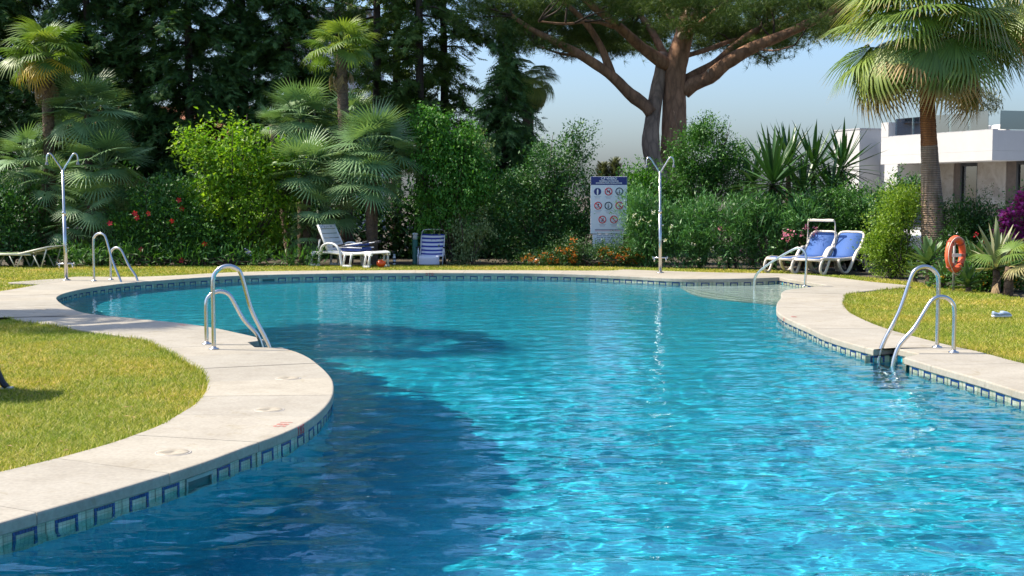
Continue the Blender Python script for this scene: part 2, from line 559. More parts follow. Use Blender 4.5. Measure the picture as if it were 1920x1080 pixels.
# ---- deck slabs: separate pieces with open joints on a bed of mortar
def build_deck():
    deck = obj("pool_deck", None) if False else empty("pool_deck")
    tag(deck, kind="structure")
    Pc = np.vstack([POOL, POOL[:1]]); Oc = np.vstack([OUTER, OUTER[:1]])
    pi = np.array([p for p, o in PAIRS]); oi = np.array([o for p, o in PAIRS])
    A, B = Pc[pi], Oc[oi]
    s = np.concatenate([[0], np.cumsum(0.5 * np.linalg.norm(np.diff(A, axis=0), axis=1) + 0.5 * np.linalg.norm(np.diff(B, axis=0), axis=1))])
    cuts = [0]
    lastA = 0.0
    sa = np.concatenate([[0], np.cumsum(np.linalg.norm(np.diff(A, axis=0), axis=1))])
    sb = np.concatenate([[0], np.cumsum(np.linalg.norm(np.diff(B, axis=0), axis=1))])
    for k in range(1, len(A)):
        if max(sa[k] - sa[cuts[-1]], 0.62 * (sb[k] - sb[cuts[-1]])) > 0.94: cuts.append(k)
    cuts[-1] = len(A) - 1
    def strip(A, B, z0, z1, lip, name, mat, parent):
        n = len(A)
        w = B - A
        L = np.maximum(np.linalg.norm(w, axis=1, keepdims=True), 1e-6)
        u = w / L
        rows = [np.column_stack([A + u * 0.004, np.full(n, z1)]),
                np.column_stack([A, np.full(n, z1 + 0.006)]),
                np.column_stack([A, np.full(n, z0 - lip)]),
                np.column_stack([A + u * lip * 0.35, np.full(n, z0 - lip * 0.3)]),
                np.column_stack([A + u * lip, np.full(n, z0)]),
                np.column_stack([B - u * 0.008, np.full(n, z0)]),
                np.column_stack([B, np.full(n, z0 - 0.008)]),
                np.column_stack([B, np.full(n, z1)])]
        R = len(rows)
        co = np.vstack(rows)
        f = []
        for r in range(R):
            r2 = (r + 1) % R
            for k in range(n - 1):
                f.append((r * n + k, r * n + k + 1, r2 * n + k + 1, r2 * n + k))
        caps = [[r * n for r in range(R)], [r * n + n - 1 for r in range(R)][::-1]]
        me = bpy.data.meshes.new(name)
        me.from_pydata(co.tolist(), [], f + caps)
        me.update()
        bm = bmesh.new(); bm.from_mesh(me)
        bmesh.ops.remove_doubles(bm, verts=bm.verts[:], dist=0.0004)
        bmesh.ops.recalc_face_normals(bm, faces=bm.faces[:])
        bm.to_mesh(me); bm.free()
        return obj(name, me, mat, parent)
    for a, b in zip(cuts[:-1], cuts[1:]):
        a_, b_ = A[a:b + 1].copy(), B[a:b + 1].copy()
        # leave an open joint of a few millimetres at both ends
        for arr in (a_, b_):
            for e, o in ((0, 1), (-1, -2)):
                j = o
                d = None
                while abs(j) < len(arr):
                    d = arr[j] - arr[e]
                    if np.linalg.norm(d) > 1e-4: break
                    j += 1 if e == 0 else -1
                if d is not None and np.linalg.norm(d) > 0.01: arr[e] = arr[e] + d / np.linalg.norm(d) * 0.0024
        strip(a_, b_, 0.0 + RNG.normal(0, 0.0008), Z_COPE, 0.012, "slab", M_DECK, deck)
    bed = strip(offset_poly(A, OUT * 0.01), B + (A - B) * 0.004, -0.010, Z_COPE + 0.004, 0.004, "mortar_bed", M_GROUT, deck)
    return deck
pool_deck = build_deck()

# ---- ground, with the pool cut out of it
def fill_loops(name, loops, z, mat, parent=None):
    bm = bmesh.new()
    for lp in loops:
        vs = [bm.verts.new((p[0], p[1], z)) for p in lp]
        for i in range(len(vs)): bm.edges.new((vs[i], vs[(i + 1) % len(vs)]))
    bmesh.ops.triangle_fill(bm, use_beauty=True, use_dissolve=False, edges=bm.edges[:], normal=(0, 0, 1))
    for f in bm.faces:
        if f.normal.z < 0: f.normal_flip()
    me = bpy.data.meshes.new(name); bm.to_mesh(me); bm.free()
    return obj(name, me, mat, parent)
def make_soil():
    t = NT("garden_soil")
    a = t.tex("ShaderNodeTexNoise", 0.8, detail=6); b = t.tex("ShaderNodeTexNoise", 22, detail=4)
    ca = t.ramp(a.outputs['Fac'], [(0.3, (0.05, 0.042, 0.026)), (0.7, (0.10, 0.078, 0.05))])
    cb = t.ramp(b.outputs['Fac'], [(0.3, 0.6), (0.7, 1.3)])
    t.l.new(t.mix(1.0, ca.outputs[0], cb.outputs[0], 'MULTIPLY'), t.p.inputs['Base Color'])
    t.p.inputs['Roughness'].default_value = 0.95
    t.bump(b.outputs['Fac'], 0.6, 0.03)
    return t.m
M_SOIL = make_soil()
OUT_IN = offset_poly(OUTER, -OUT * 0.03)
step = max(1, len(OUT_IN) // 260)
ground = fill_loops("ground", [[(-1500, -300), (1500, -300), (1500, 2500), (-1500, 2500)], OUT_IN[::1]], -0.07, M_SOIL)
tag(ground, kind="structure")
# ---- waterline border: cream tiles with a blue square on each
def make_cream():
    t = NT("cream_tesserae")
    tc = t.new("ShaderNodeTexCoord")
    mp = t.new("ShaderNodeMapping"); mp.inputs['Rotation'].default_value = (PI / 2, 0, 0)
    t.l.new(tc.outputs['Object'], mp.inputs[0])
    br = t.new("ShaderNodeTexBrick"); br.offset = 0.0
    br.inputs['Scale'].default_value = 1.0
    br.inputs['Brick Width'].default_value = 0.0265; br.inputs['Row Height'].default_value = 0.0265
    br.inputs['Mortar Size'].default_value = 0.0016
    br.inputs['Color1'].default_value = (0.42, 0.42, 0.33, 1)
    br.inputs['Color2'].default_value = (0.50, 0.51, 0.42, 1)
    br.inputs['Mortar'].default_value = (0.27, 0.28, 0.24, 1)
    t.l.new(mp.outputs[0], br.inputs['Vector'])
    oi = t.new("ShaderNodeObjectInfo"); ro = t.ramp(oi.outputs['Random'], [(0.0, (0.78, 0.80, 0.74)), (1.0, (1.12, 1.1, 1.06))])
    gr = t.tex("ShaderNodeTexNoise", 9.0, detail=6, rough=0.7); rg = t.ramp(gr.outputs['Fac'], [(0.35, (0.72, 0.73, 0.62)), (0.6, (1.04, 1.04, 1.04))])
    t.l.new(t.mix(1.0, t.mix(1.0, br.outputs[0], ro.outputs[0], 'MULTIPLY'), rg.outputs[0], 'MULTIPLY'), t.p.inputs['Base Color'])
    t.p.inputs['Roughness'].default_value = 0.25
    return t.m
M_CREAMT = make_cream()
def border():
    W = np.vstack([WALL, WALL[:1]])
    seg = np.linalg.norm(np.diff(W, axis=0), axis=1)
    s = np.concatenate([[0], np.cumsum(seg)])
    unit = 0.272
    zt, zb = Z_COPE - 0.001, -0.30
    a = MB(); a.box((0, -0.004, (zt + zb) / 2), (unit - 0.003, 0.010, zt - zb)); tile_me = a.mesh("border_tile")
    tile_me.materials.append(M_CREAMT)
    f = MB()
    b = 0.0195; w = 0.156; top = zt - 0.004; hgt = 0.16
    for k in range(8):
        x = -w / 2 + b / 2 + k * b
        f.box((x, -0.0105, top - b / 2), (b - 0.0016, 0.004, b - 0.0016))
    for k in range(1, 10):
        z = top - b / 2 - k * b
        for sx in (-1, 1):
            f.box((sx * (w / 2 - b / 2), -0.0105, z), (b - 0.0016, 0.004, b - 0.0016))
    frame_me = f.mesh("blue_square"); frame_me.materials.append(M_BLUET)
    n = int(s[-1] / unit)
    skim = [gp(503, 515)[:2], gp(392, 862)[:2]]
    cnt = 0
    for i in range(n):
        d = (i + 0.5) * unit
        k = np.searchsorted(s, d) - 1
        k2 = min(len(W) - 1, np.searchsorted(s, d + unit * 0.45)); k1 = max(0, np.searchsorted(s, d - unit * 0.45) - 1)
        p = W[k] + (W[k + 1] - W[k]) * (d - s[k]) / max(seg[k], 1e-6)
        t = W[k2] - W[k1]
        if np.linalg.norm(t) < 0.19: continue            # the tight corners of the notches stay plain
        t /= np.linalg.norm(t)
        if p[1] < 4.5: continue                           # behind the lower edge of the picture
        inward = np.array([t[1], -t[0]]) * OUT            # towards the water
        p2 = p + inward * 0.004
        ang = math.atan2(-inward[0], inward[1])           # local -Y faces the water
        near = min(np.linalg.norm(p - q) for q in skim)
        rz = math.atan2(inward[1], inward[0]) + PI / 2
        if near < 0.16:
            m = MB()
            m.box((0, -0.006, zt - 0.012), (unit, 0.02, 0.02)); m.box((0, -0.006, zb + 0.02), (unit, 0.02, 0.03))
            for sx in (-1, 1): m.box((sx * (unit / 2 - 0.008), -0.006, (zt + zb) / 2), (0.016, 0.02, zt - zb - 0.05))
            o = m.build("skimmer_frame", simple("skimmer_plastic", (0.24, 0.30, 0.27), 0.4), pool_wall)
            o.location = (p2[0], p2[1], 0); o.rotation_euler = (0, 0, rz)
            m = MB(); m.box((0, 0.0, (zt + zb) / 2), (unit - 0.03, 0.006, zt - zb - 0.05))
            q = m.build("skimmer_mouth", simple("skimmer_dark", (0.03, 0.085, 0.085), 0.5), pool_wall)
            q.location = (p2[0], p2[1], 0); q.rotation_euler = (0, 0, rz)
            continue
        o = bpy.data.objects.new("border_tile", tile_me); link(o, pool_wall); o.cycles.is_caustics_receiver = True
        o.location = (p2[0], p2[1], 0); o.rotation_euler = (0, 0, rz)
        q = bpy.data.objects.new("blue_square", frame_me); link(q, o); q.cycles.is_caustics_receiver = True
        cnt += 1
    return cnt
N_BORDER = border()

# ---- round lids let into the deck, depth numerals
M_LID = simple("lid_plastic", (0.36, 0.31, 0.23), 0.5, var=0.25, scale=12)
def lid(px, py, r=0.095):
    p = gp(px, py)
    m = MB()
    m.lathe([(r, -0.02), (r, 0.003), (r - 0.006, 0.006), (r * 0.55, 0.006), (r * 0.5, 0.003), (0.016, 0.003), (0.012, -0.004), (0.002, -0.004)], n=28)
    o = m.build("skimmer_lid", M_LID, pool_deck); o.location = (p[0], p[1], 0)
    m = MB(); m.lathe([(r + 0.012, -0.02), (r + 0.012, 0.0022), (r + 0.001, 0.0022), (r + 0.001, -0.02)], n=28)
    q = m.build("lid_ring", M_KERB, o)
for x, y in ((325, 848.5), (505, 768.5), (540, 709.5), (77, 580.5)): lid(x, y)
M_RED = simple("red_paint", (0.42, 0.02, 0.035), 0.6, var=0.3, scale=30)
M_REDF = simple("worn_red_paint", (0.50, 0.20, 0.16), 0.7, var=0.3, scale=30)
M_INK = simple("black_ink", (0.015, 0.015, 0.02), 0.6)
M_WHITEP = simple("white_print", (0.8, 0.8, 0.82), 0.5, var=0.03)
def text(name, body, size, mat, parent, mtx, bold=0.0, ext=0.0006, spacing=1.0, sx=1.0):
    cu = bpy.data.curves.new(name, 'FONT')
    cu.body = body; cu.size = size; cu.align_x = 'CENTER'; cu.align_y = 'CENTER'
    cu.extrude = ext; cu.offset = bold; cu.space_character = spacing
    cu.resolution_u = 2
    o = bpy.data.objects.new(name, cu); cu.materials.append(mat)
    link(o, parent)
    bpy.context.view_layer.update()
    me = bpy.data.meshes.new_from_object(o.evaluated_get(bpy.context.evaluated_depsgraph_get()))
    bpy.data.objects.remove(o)
    if len(me.materials) == 0: me.materials.append(mat)
    o = bpy.data.objects.new(name, me); link(o, parent)
    o.matrix_local = mtx @ Matrix.Diagonal((sx, 1, 1, 1))
    return o
def edge_frame(px, py):
    """place and directions on the coping edge nearest to a measured point"""
    p = gp(px, py)[:2]
    k = int(np.argmin(np.linalg.norm(POOL - p, axis=1)))
    t = POOL[(k + 3) % len(POOL)] - POOL[k - 3]; t /= np.linalg.norm(t)
    inward = np.array([t[1], -t[0]]) * OUT
    return POOL[k], inward
def numeral(px, py, body, size, face=True, top=True, faint=False):
    p, inw = edge_frame(px, py)
    z = Vector((inw[0], inw[1], 0)); y = Vector((0, 0, 1)); x = y.cross(z)
    if face:
        m = Matrix.Translation((p[0] + inw[0] * 0.0012, p[1] + inw[1] * 0.0012, -0.036)) @ Matrix((x, y, z)).transposed().to_4x4()
        text("depth_numeral", body, size, M_REDF if faint else M_RED, pool_deck, m, 0.0014, spacing=1.25, sx=1.0)
    if top:
        # on the walking surface, read from the deck side
        q = p - inw * 0.13
        yy = Vector((inw[0], inw[1], 0)); zz = Vector((0, 0, 1)); xx = yy.cross(zz)
        m = Matrix.Translation((q[0], q[1], 0.0022)) @ Matrix((xx, yy, zz)).transposed().to_4x4()
        text("depth_numeral", body, size * 1.5, M_REDF, pool_deck, m, 0.0008, spacing=1.2)
numeral(570, 797, "185", 0.082)
numeral(810, 511, "070", 0.09, True, False)
numeral(1468, 594, "070", 0.062, True, True, True)
numeral(358, 608, "185", 0.062, False, True, True)

# ---- lawns
def make_lawn_mat():
    t = NT("lawn_earth")
    a = t.tex("ShaderNodeTexNoise", 0.9, detail=6); b = t.tex("ShaderNodeTexNoise", 45, detail=4)
    ca = t.ramp(a.outputs['Fac'], [(0.3, (0.15, 0.17, 0.025)), (0.7, (0.30, 0.25, 0.06))])
    cb = t.ramp(b.outputs['Fac'], [(0.3, 0.55), (0.7, 1.35)])
    t.l.new(t.mix(1.0, ca.outputs[0], cb.outputs[0], 'MULTIPLY'), t.p.inputs['Base Color'])
    t.p.inputs['Roughness'].default_value = 0.95
    t.bump(b.outputs['Fac'], 0.7, 0.03)
    return t.m
M_LAWN = make_lawn_mat()
Z_LAWN = -0.035
cl = catmull(outer_left, 0.15)
LAWN_L = [tuple(p) for p in cl] + [(-16, 16.4), (-16, 2.8)]
cf = np.vstack([catmull(outer_far, 0.15)[:-1], catmull(outer_corner, 0.1)[:-1], catmull(outer_right, 0.15)])
bed_px = [(1920, 556.7), (1850, 546), (1783, 535), (1692, 524), (1600, 515), (1520, 509.5), (1440, 505), (1340, 503), (1240, 501), (1120, 498.5), (1000, 496.6), (850, 495.8), (700, 496.2), (500, 496.6), (300, 496.8), (100, 497), (0, 497.2), (-120, 498)]
bed = gpl(bed_px)
LAWN_R = [tuple(p) for p in cf] + [(14, 1.2), (14, 16.0)] + [tuple(p) for p in bed] + [(-20, 27), (-20, 19.0)]
lawn_l = tag(fill_loops("lawn_left", [LAWN_L], Z_LAWN, M_LAWN), kind="structure")
lawn_r = tag(fill_loops("lawn_right", [LAWN_R], Z_LAWN, M_LAWN), kind="structure")
path_poly = gpl([(15, 529.5), (83, 524), (122, 521.9), (112, 528.5), (78, 533.2), (48, 531.8), (20, 531.5)])
mbp = MB(); mbp.poly([(p[0], p[1], -0.05) for p in path_poly], (0, 0, 0.05))
tag(mbp.build("garden_path", M_DECK), kind="structure")

def grass_mat():
    t = NT("grass_blades")
    g = t.new("ShaderNodeNewGeometry")
    r = t.ramp(g.outputs['Random Per Island'], [(0.0, (0.12, 0.19, 0.015)), (0.35, (0.27, 0.325, 0.025)), (0.66, (0.40, 0.415, 0.04)), (0.85, (0.60, 0.53, 0.12)), (1.0, (0.68, 0.58, 0.24))])
    nz = t.tex("ShaderNodeTexNoise", 0.55, detail=5, rough=0.65)
    rr = t.ramp(nz.outputs['Fac'], [(0.30, (0.62, 0.84, 0.7)), (0.5, (1.0, 1.0, 1.0)), (0.66, (1.35, 1.1, 1.2)), (0.76, (1.5, 1.08, 1.9))])
    c = t.mix(1.0, r.outputs[0], rr.outputs[0], 'MULTIPLY')
    t.l.new(c, t.p.inputs['Base Color'])
    t.p.inputs['Roughness'].default_value = 0.6
    t.p.inputs['Specular IOR Level'].default_value = 0.25
    tr = t.new("ShaderNodeBsdfTranslucent"); t.l.new(c, tr.inputs[0])
    mx = t.new("ShaderNodeMixShader"); mx.inputs[0].default_value = 0.4
    t.l.new(t.p.outputs[0], mx.inputs[1]); t.l.new(tr.outputs[0], mx.inputs[2]); t.l.new(mx.outputs[0], t.out.inputs[0])
    return t.m
M_GRASS = grass_mat()
def grass(name, poly, box, dens, hgt, wid, label, cat="grass", ymax=None):
    """box: list of (x0,x1,y0,y1,density,width,height)"""
    poly = np.array(poly)
    P, W_, H_ = [], [], []
    for x0, x1, y0, y1, de, wi, hi in box:
        n = int((x1 - x0) * (y1 - y0) * de)
        q = np.column_stack([RNG.uniform(x0, x1, n), RNG.uniform(y0, y1, n)])
        k = np.abs(q[:, 0]) < q[:, 1] * 0.40 + 0.6
        q = q[k]; q = q[inside_poly(q, poly)]
        P.append(q); W_.append(np.full(len(q), wi)); H_.append(np.full(len(q), hi))
    P = np.vstack(P); W_ = np.concatenate(W_); H_ = np.concatenate(H_)
    n = len(P)
    th = RNG.uniform(0, 2 * PI, n); ph = RNG.uniform(0, 2 * PI, n)
    h = H_ * RNG.uniform(0.55, 1.25, n); w = W_ * RNG.uniform(0.7, 1.3, n)
    lean = h * RNG.uniform(0.3, 1.9, n)
    d = np.column_stack([np.cos(th), np.sin(th)]) * (w / 2)[:, None]
    tip = P + np.column_stack([np.cos(ph), np.sin(ph)]) * lean[:, None]
    z0 = np.full(n, Z_LAWN - 0.002)
    co = np.empty((n, 3, 3)); co[:, 0, :2] = P - d; co[:, 1, :2] = P + d; co[:, 2, :2] = tip
    co[:, 0, 2] = z0; co[:, 1, 2] = z0; co[:, 2, 2] = z0 + h
    f = np.arange(n * 3).reshape(n, 3)
    o = obj(name, mesh_np(name, co.reshape(-1, 3), f), M_GRASS)
    tag(o, label, cat, kind="stuff")
    return o
grass("grass", LAWN_L, [(-6, -2, 6.0, 10, 6500, 0.0065, 0.034), (-8, -2, 10, 16.6, 4200, 0.0095, 0.035)], 0, 0, 0, "mown yellow-green grass of the near left lawn")
grass("grass", LAWN_R, [(3, 9, 9, 18.5, 3600, 0.010, 0.036), (4, 10, 18.5, 26, 1600, 0.016, 0.038), (-12.5, 6, 18, 30, 1000, 0.022, 0.042)], 0, 0, 0, "mown grass of the lawn behind and right of the pool")

# ragged fringe of longer blades leaning over the edge of the paving, and dry leaves on the lawn
def fringe(name, curve, inward_sign, dens, label, h0=0.05, wid=0.010):
    c = np.array(curve)
    seg = np.diff(c, axis=0); L = np.linalg.norm(seg, axis=1); s = np.concatenate([[0], np.cumsum(L)])
    n = int(s[-1] * dens)
    d = RNG.uniform(0, s[-1], n)
    cl_ = np.array([mnoise.noise(Vector((q * 1.3, 3.7, 0))) for q in d])
    d = d[cl_ > RNG.uniform(-0.45, 0.35, n)]
    k = np.clip(np.searchsorted(s, d) - 1, 0, len(seg) - 1)
    t = seg[k] / L[k][:, None]
    p = c[k] + t * (d - s[k])[:, None]
    nr = np.column_stack([-t[:, 1], t[:, 0]]) * inward_sign            # towards the lawn
    n = len(p)
    P = p + nr * RNG.uniform(0.0, 0.05, (n, 1))
    h = h0 * RNG.uniform(0.5, 1.5, n)
    tip = P - nr * RNG.uniform(-0.02, 0.05, (n, 1)) + t * RNG.normal(0, 0.02, (n, 1))
    th = RNG.uniform(0, 2 * PI, n); dd = np.column_stack([np.cos(th), np.sin(th)]) * wid / 2
    co = np.empty((n, 3, 3)); co[:, 0, :2] = P - dd; co[:, 1, :2] = P + dd; co[:, 2, :2] = tip
    co[:, 0, 2] = co[:, 1, 2] = Z_LAWN; co[:, 2, 2] = Z_LAWN + h
    o = obj(name, mesh_np(name, co.reshape(-1, 3), np.arange(n * 3).reshape(n, 3)), M_GRASS)
    tag(o, label, "grass", kind="stuff")
sgnL = 1.0
fringe("grass_edge", catmull(outer_left, 0.1), 1.0, 520, "longer grass fringe along the near left paving edge")
fringe("grass_edge", catmull(outer_right, 0.1), 1.0, 420, "longer grass fringe along the right paving edge", 0.05, 0.013)
def dry_leaves():
    M = leaf_mat("dry_leaf", [(0.30, 0.19, 0.07), (0.40, 0.28, 0.10), (0.22, 0.12, 0.05)], 0.7, 0.1)
    pts = []
    for poly, box, n in ((LAWN_L, (-6, -2, 6.5, 16), 260), (LAWN_R, (3, 9, 10, 24), 220), (LAWN_R, (-10, 5, 24, 29), 160)):
        q = np.column_stack([RNG.uniform(box[0], box[1], n), RNG.uniform(box[2], box[3], n)])
        pts.append(q[inside_poly(q, np.array(poly))])
    q = np.vstack(pts); n = len(q)
    T = np.array([[0, -0.5, 0], [-0.28, 0, 0.12], [0, 0.5, 0.05], [0.28, 0, 0.1]]); F = np.array([[0, 1, 2], [0, 2, 3]])
    a = RNG.uniform(0, 2 * PI, n); s = RNG.uniform(0.025, 0.055, n)
    x = np.cos(a)[:, None] * T[None, :, 0] - np.sin(a)[:, None] * T[None, :, 1]; y = np.sin(a)[:, None] * T[None, :, 0] + np.cos(a)[:, None] * T[None, :, 1]
    co = np.stack([x * s[:, None] + q[:, 0:1], y * s[:, None] + q[:, 1:2], T[None, :, 2] * s[:, None] + Z_LAWN + 0.03], 2)
    f = (F[None] + (np.arange(n) * 4)[:, None, None]).reshape(-1, 3)
    tag(obj("fallen_leaves", mesh_np("fallen_leaves", co.reshape(-1, 3), f), M), "small dry leaves scattered over the lawns", "leaves", kind="stuff")
dry_leaves()
# ================================================================== things round the pool
def brushed():
    t = NT("stainless_steel")
    t.p.inputs['Base Color'].default_value = (0.62, 0.60, 0.57, 1)
    t.p.inputs['Metallic'].default_value = 1.0
    nz = t.tex("ShaderNodeTexNoise", 9, detail=5)
    r = t.ramp(nz.outputs['Fac'], [(0.3, 0.14), (0.7, 0.30)])
    t.l.new(r.outputs[0], t.p.inputs['Roughness'])
    return t.m
M_STEEL = brushed()
M_CAP = simple("dark_chrome", (0.25, 0.24, 0.22), 0.35, metal=0.8)

def pool_ladder(F_tall, F_short, n, D, h_tall, h_short, label):
    F1, F2 = Vector((*F_tall, 0)), Vector((*F_short, 0))
    nv = Vector((n[0], n[1], 0)).normalized()
    root = empty("pool_ladder", F1)
    tag(root, label, "pool ladder", "steel ladders into the pool")
    legs = []
    for F, h in ((F1, h_tall), (F2, h_short)):
        o = F - F1
        r = 0.15 if h > 0.7 else 0.14
        pts = [(0, 0), (0, h * 0.45), (0, h - r * 1.25)]
        prof = [(0.0, 0.0), (0.0, h * 0.5), (0.0, h - r * 1.35)]
        for a in range(20, 141, 15):
            th = math.radians(180 - a)
            prof.append((r + r * math.cos(th), h - r + r * math.sin(th)))
        prof += [(D * 0.66, h * 0.45), (D * 0.90, 0.08), (D * 0.965, -0.02), (D, -0.12), (D, -0.5), (D, -1.15)]
        P = [o + nv * x + Vector((0, 0, z)) for x, z in prof]
        m = MB(); m.tube(spline3(P, 0.04), 0.0215, 12)
        m.build("rail", M_STEEL, root)
        m = MB(); m.lathe([(0.052, 0.0005), (0.052, 0.008), (0.045, 0.014), (0.026, 0.018), (0.0225, 0.028), (0.0222, 0.03)], c=o, n=20)
        m.build("flange", M_STEEL, root)
        legs.append(o + nv * D)
    mid = (legs[0] + legs[1]) / 2
    dv = legs[1] - legs[0]
    rot = Matrix.Rotation(math.atan2(dv.y, dv.x), 4, 'Z')
    for z in (-0.42, -0.68, -0.94):
        m = MB(); m.box(mid + Vector((0, 0, z)), (dv.length - 0.02, 0.075, 0.025), rot, 0.008)
        m.build("tread", M_STEEL, root).cycles.is_caustics_receiver = True
    return root
e = Vector((-0.18, 0.48)).normalized()
f1 = gp(401, 655)[:2]; f2 = gp(387.5, 645.5)[:2]
pool_ladder(f1, f2, (0.94, 0.34), 0.58, 0.83, 0.545, "steel pool ladder on the curved tongue of deck, left foreground")
f1 = gp(1757, 652)[:2]; f2 = gp(1788, 661.5)[:2]
pool_ladder(f1, f2, (-0.99, -0.13), 0.62, 0.82, 0.55, "steel pool ladder at the right edge of the pool, before the lawn")
f1 = gp(176.5, 527.2)[:2]; f2 = gp(208, 524.8)[:2]
pool_ladder(f1, f2, (0.92, -0.38), 0.62, 0.86, 0.59, "steel pool ladder beside the left shower in the far cove")

# handrail over the steps
hr = empty("step_handrail", gp(1509, 536.5))
tag(hr, "sloping steel handrail over the pool steps before the blue loungers", "handrail")
w0 = at(1414, 575, 23.3); w1 = at(1414, 540, 23.3); w2 = at(1416, 520, 23.28); w3 = at(1425, 507.5, 23.2); w4 = at(1482, 470.5, 22.75); w5 = at(1498, 465, 22.63); w6 = at(1509, 472, 22.55); w7 = at(1512, 487, 22.52); w8 = gp(1509, 536.5)
w0[0], w0[1] = w1[0], w1[1]; w0[2] = -0.62
O = Vector(gp(1509, 536.5))
m = MB(); m.tube([Vector(p) - O for p in catmull([w0, w1, w2, w3, w4, w5, w6, w7, w8], 0.04)], 0.021, 12); m.build("rail", M_STEEL, hr)
m = MB(); m.lathe([(0.05, 0.0005), (0.05, 0.009), (0.03, 0.014), (0.022, 0.026)], n=18); m.build("flange", M_STEEL, hr)

# underwater steps in the far right corner
def pool_steps():
    root = empty("pool_steps"); tag(root, kind="structure")
    for k, (d, z) in enumerate(((1.55, -0.62), (1.05, -0.45), (0.5, -0.28))):
        px = [(1275, 523.5), (1416, 522.3), (1461, 520.8), (1549, 534.5), (1500, 541), (1470, 546), (1466, 552)]
        P = [Vector((*gp(x, y)[:2], 0)) for x, y in px]
        a, b = P[0], P[-1]
        # front curve bulges towards the pool
        ctr = (a + b) / 2
        front = [b, ctr + (ctr - (P[3] + P[2]) / 2).normalized() * d * 0.35, a]
        fc = catmull([(v.x, v.y) for v in front], 0.2)
        pts = [(v.x, v.y, z - 0.2) for v in P] + [(q[0], q[1], z - 0.2) for q in fc[1:-1]]
        mb = MB(); mb.poly(pts, (0, 0, 0.2)); mb.build("step", M_CREAM, root).cycles.is_caustics_receiver = True
pool_steps()

# ---- showers
def shower(px, py, label, mirror=1, hgt=2.3):
    p = gp(px, py)
    root = empty("garden_shower", p); tag(root, label, "shower", "steel showers beside the pool")
    root.location.z = 0
    m = MB(); m.tube([(0, 0, 0), (0, 0, hgt * 0.53)], 0.033, 14); m.build("column", M_STEEL, root)
    m = MB(); m.tube([(0, 0, hgt * 0.53), (0, 0, hgt * 0.535), (0, 0, hgt - 0.29)], [0.033, 0.024, 0.024], 14); m.build("upper_pipe", M_STEEL, root)
    m = MB(); m.lathe([(0.075, 0.0005), (0.075, 0.01), (0.05, 0.016), (0.034, 0.03)], n=20); m.build("base_flange", M_STEEL, root)
    for s in (-1, 1):
        pts = [(0, 0, hgt - 0.34), (s * 0.04, 0, hgt - 0.26), (s * 0.13, 0, hgt - 0.12), (s * 0.175, 0, hgt - 0.045), (s * 0.215, 0, hgt - 0.01), (s * 0.25, 0, hgt - 0.03), (s * 0.265, 0, hgt - 0.09), (s * 0.268, 0, hgt - 0.16)]
        m = MB(); m.tube(spline3(pts, 0.03), 0.016, 10); a = m.build("arm", M_STEEL, root)
        m = MB(); m.lathe([(0.012, 0.02), (0.018, 0.0), (0.036, -0.05), (0.034, -0.058), (0.01, -0.058)], c=(s * 0.268, 0, hgt - 0.16), n=16); m.build("shower_head", M_CAP, a)
    m = MB(); m.tube([(-0.15, 0, 0.30), (0.15, 0, 0.30)], 0.014, 10); t = m.build("tap_bar", M_STEEL, root)
    for s in (-1, 1):
        m = MB(); m.tube([(s * 0.115, 0, 0.31), (s * 0.115, -0.01, 0.27), (s * 0.115, -0.02, 0.225)], [0.014, 0.016, 0.012], 10); m.box((s * 0.145, 0, 0.305), (0.022, 0.045, 0.045), None, 0.006); m.build("tap", M_STEEL, t)
    m = MB(); m.lathe([(0.04, 0), (0.04, 0.05), (0.034, 0.055)], c=(0, 0, hgt * 0.53 - 0.03), n=16); m.build("collar", M_STEEL, root)
    m = MB(); m.tube([(0.03, 0, 0.95), (0.075, 0, 0.95)], 0.012, 8); m.build("push_button", M_STEEL, root)
    root.rotation_euler = (0, math.radians(-0.6), math.radians(10 * mirror))
    return root
shower(124.5, 525.3, "tall twin-headed steel shower on the deck at far left", 1)
shower(1238, 511.5, "tall twin-headed steel shower beside the rules sign", -1)

# ---- loungers
M_RESIN = simple("white_resin", (0.74, 0.73, 0.70), 0.35, var=0.05, scale=5)
M_RESINW = simple("cream_resin", (0.72, 0.64, 0.54), 0.38, var=0.10, scale=5)
def sling_mat(name, c, c2=None, width=0.0):
    t = NT(name)
    tc = t.new("ShaderNodeTexCoord")
    wv = t.new("ShaderNodeTexWave"); wv.inputs['Scale'].default_value = 60; wv.bands_direction = 'X'
    t.l.new(tc.outputs['Object'], wv.inputs['Vector'])
    base = t.mix(0.25, c, [x * 0.7 for x in c])
    rr = t.ramp(wv.outputs['Fac'], [(0.2, [x * 0.85 for x in c]), (0.8, [min(1, x * 1.1) for x in c])])
    t.l.new(rr.outputs[0], t.p.inputs['Base Color'])
    t.p.inputs['Roughness'].default_value = 0.75
    tr = t.new("ShaderNodeBsdfTranslucent"); t.l.new(rr.outputs[0], tr.inputs[0])
    mx = t.new("ShaderNodeMixShader"); mx.inputs[0].default_value = 0.18
    t.l.new(t.p.outputs[0], mx.inputs[1]); t.l.new(tr.outputs[0], mx.inputs[2]); t.l.new(mx.outputs[0], t.out.inputs[0])
    return t.m
M_SLINGB = sling_mat("blue_sling", (0.05, 0.135, 0.40))
M_SLINGG = sling_mat("green_sling", (0.20, 0.30, 0.07))
M_BLACKR = simple("black_resin", (0.012, 0.012, 0.014), 0.4)
M_SLINGK = sling_mat("black_sling", (0.02, 0.02, 0.022))

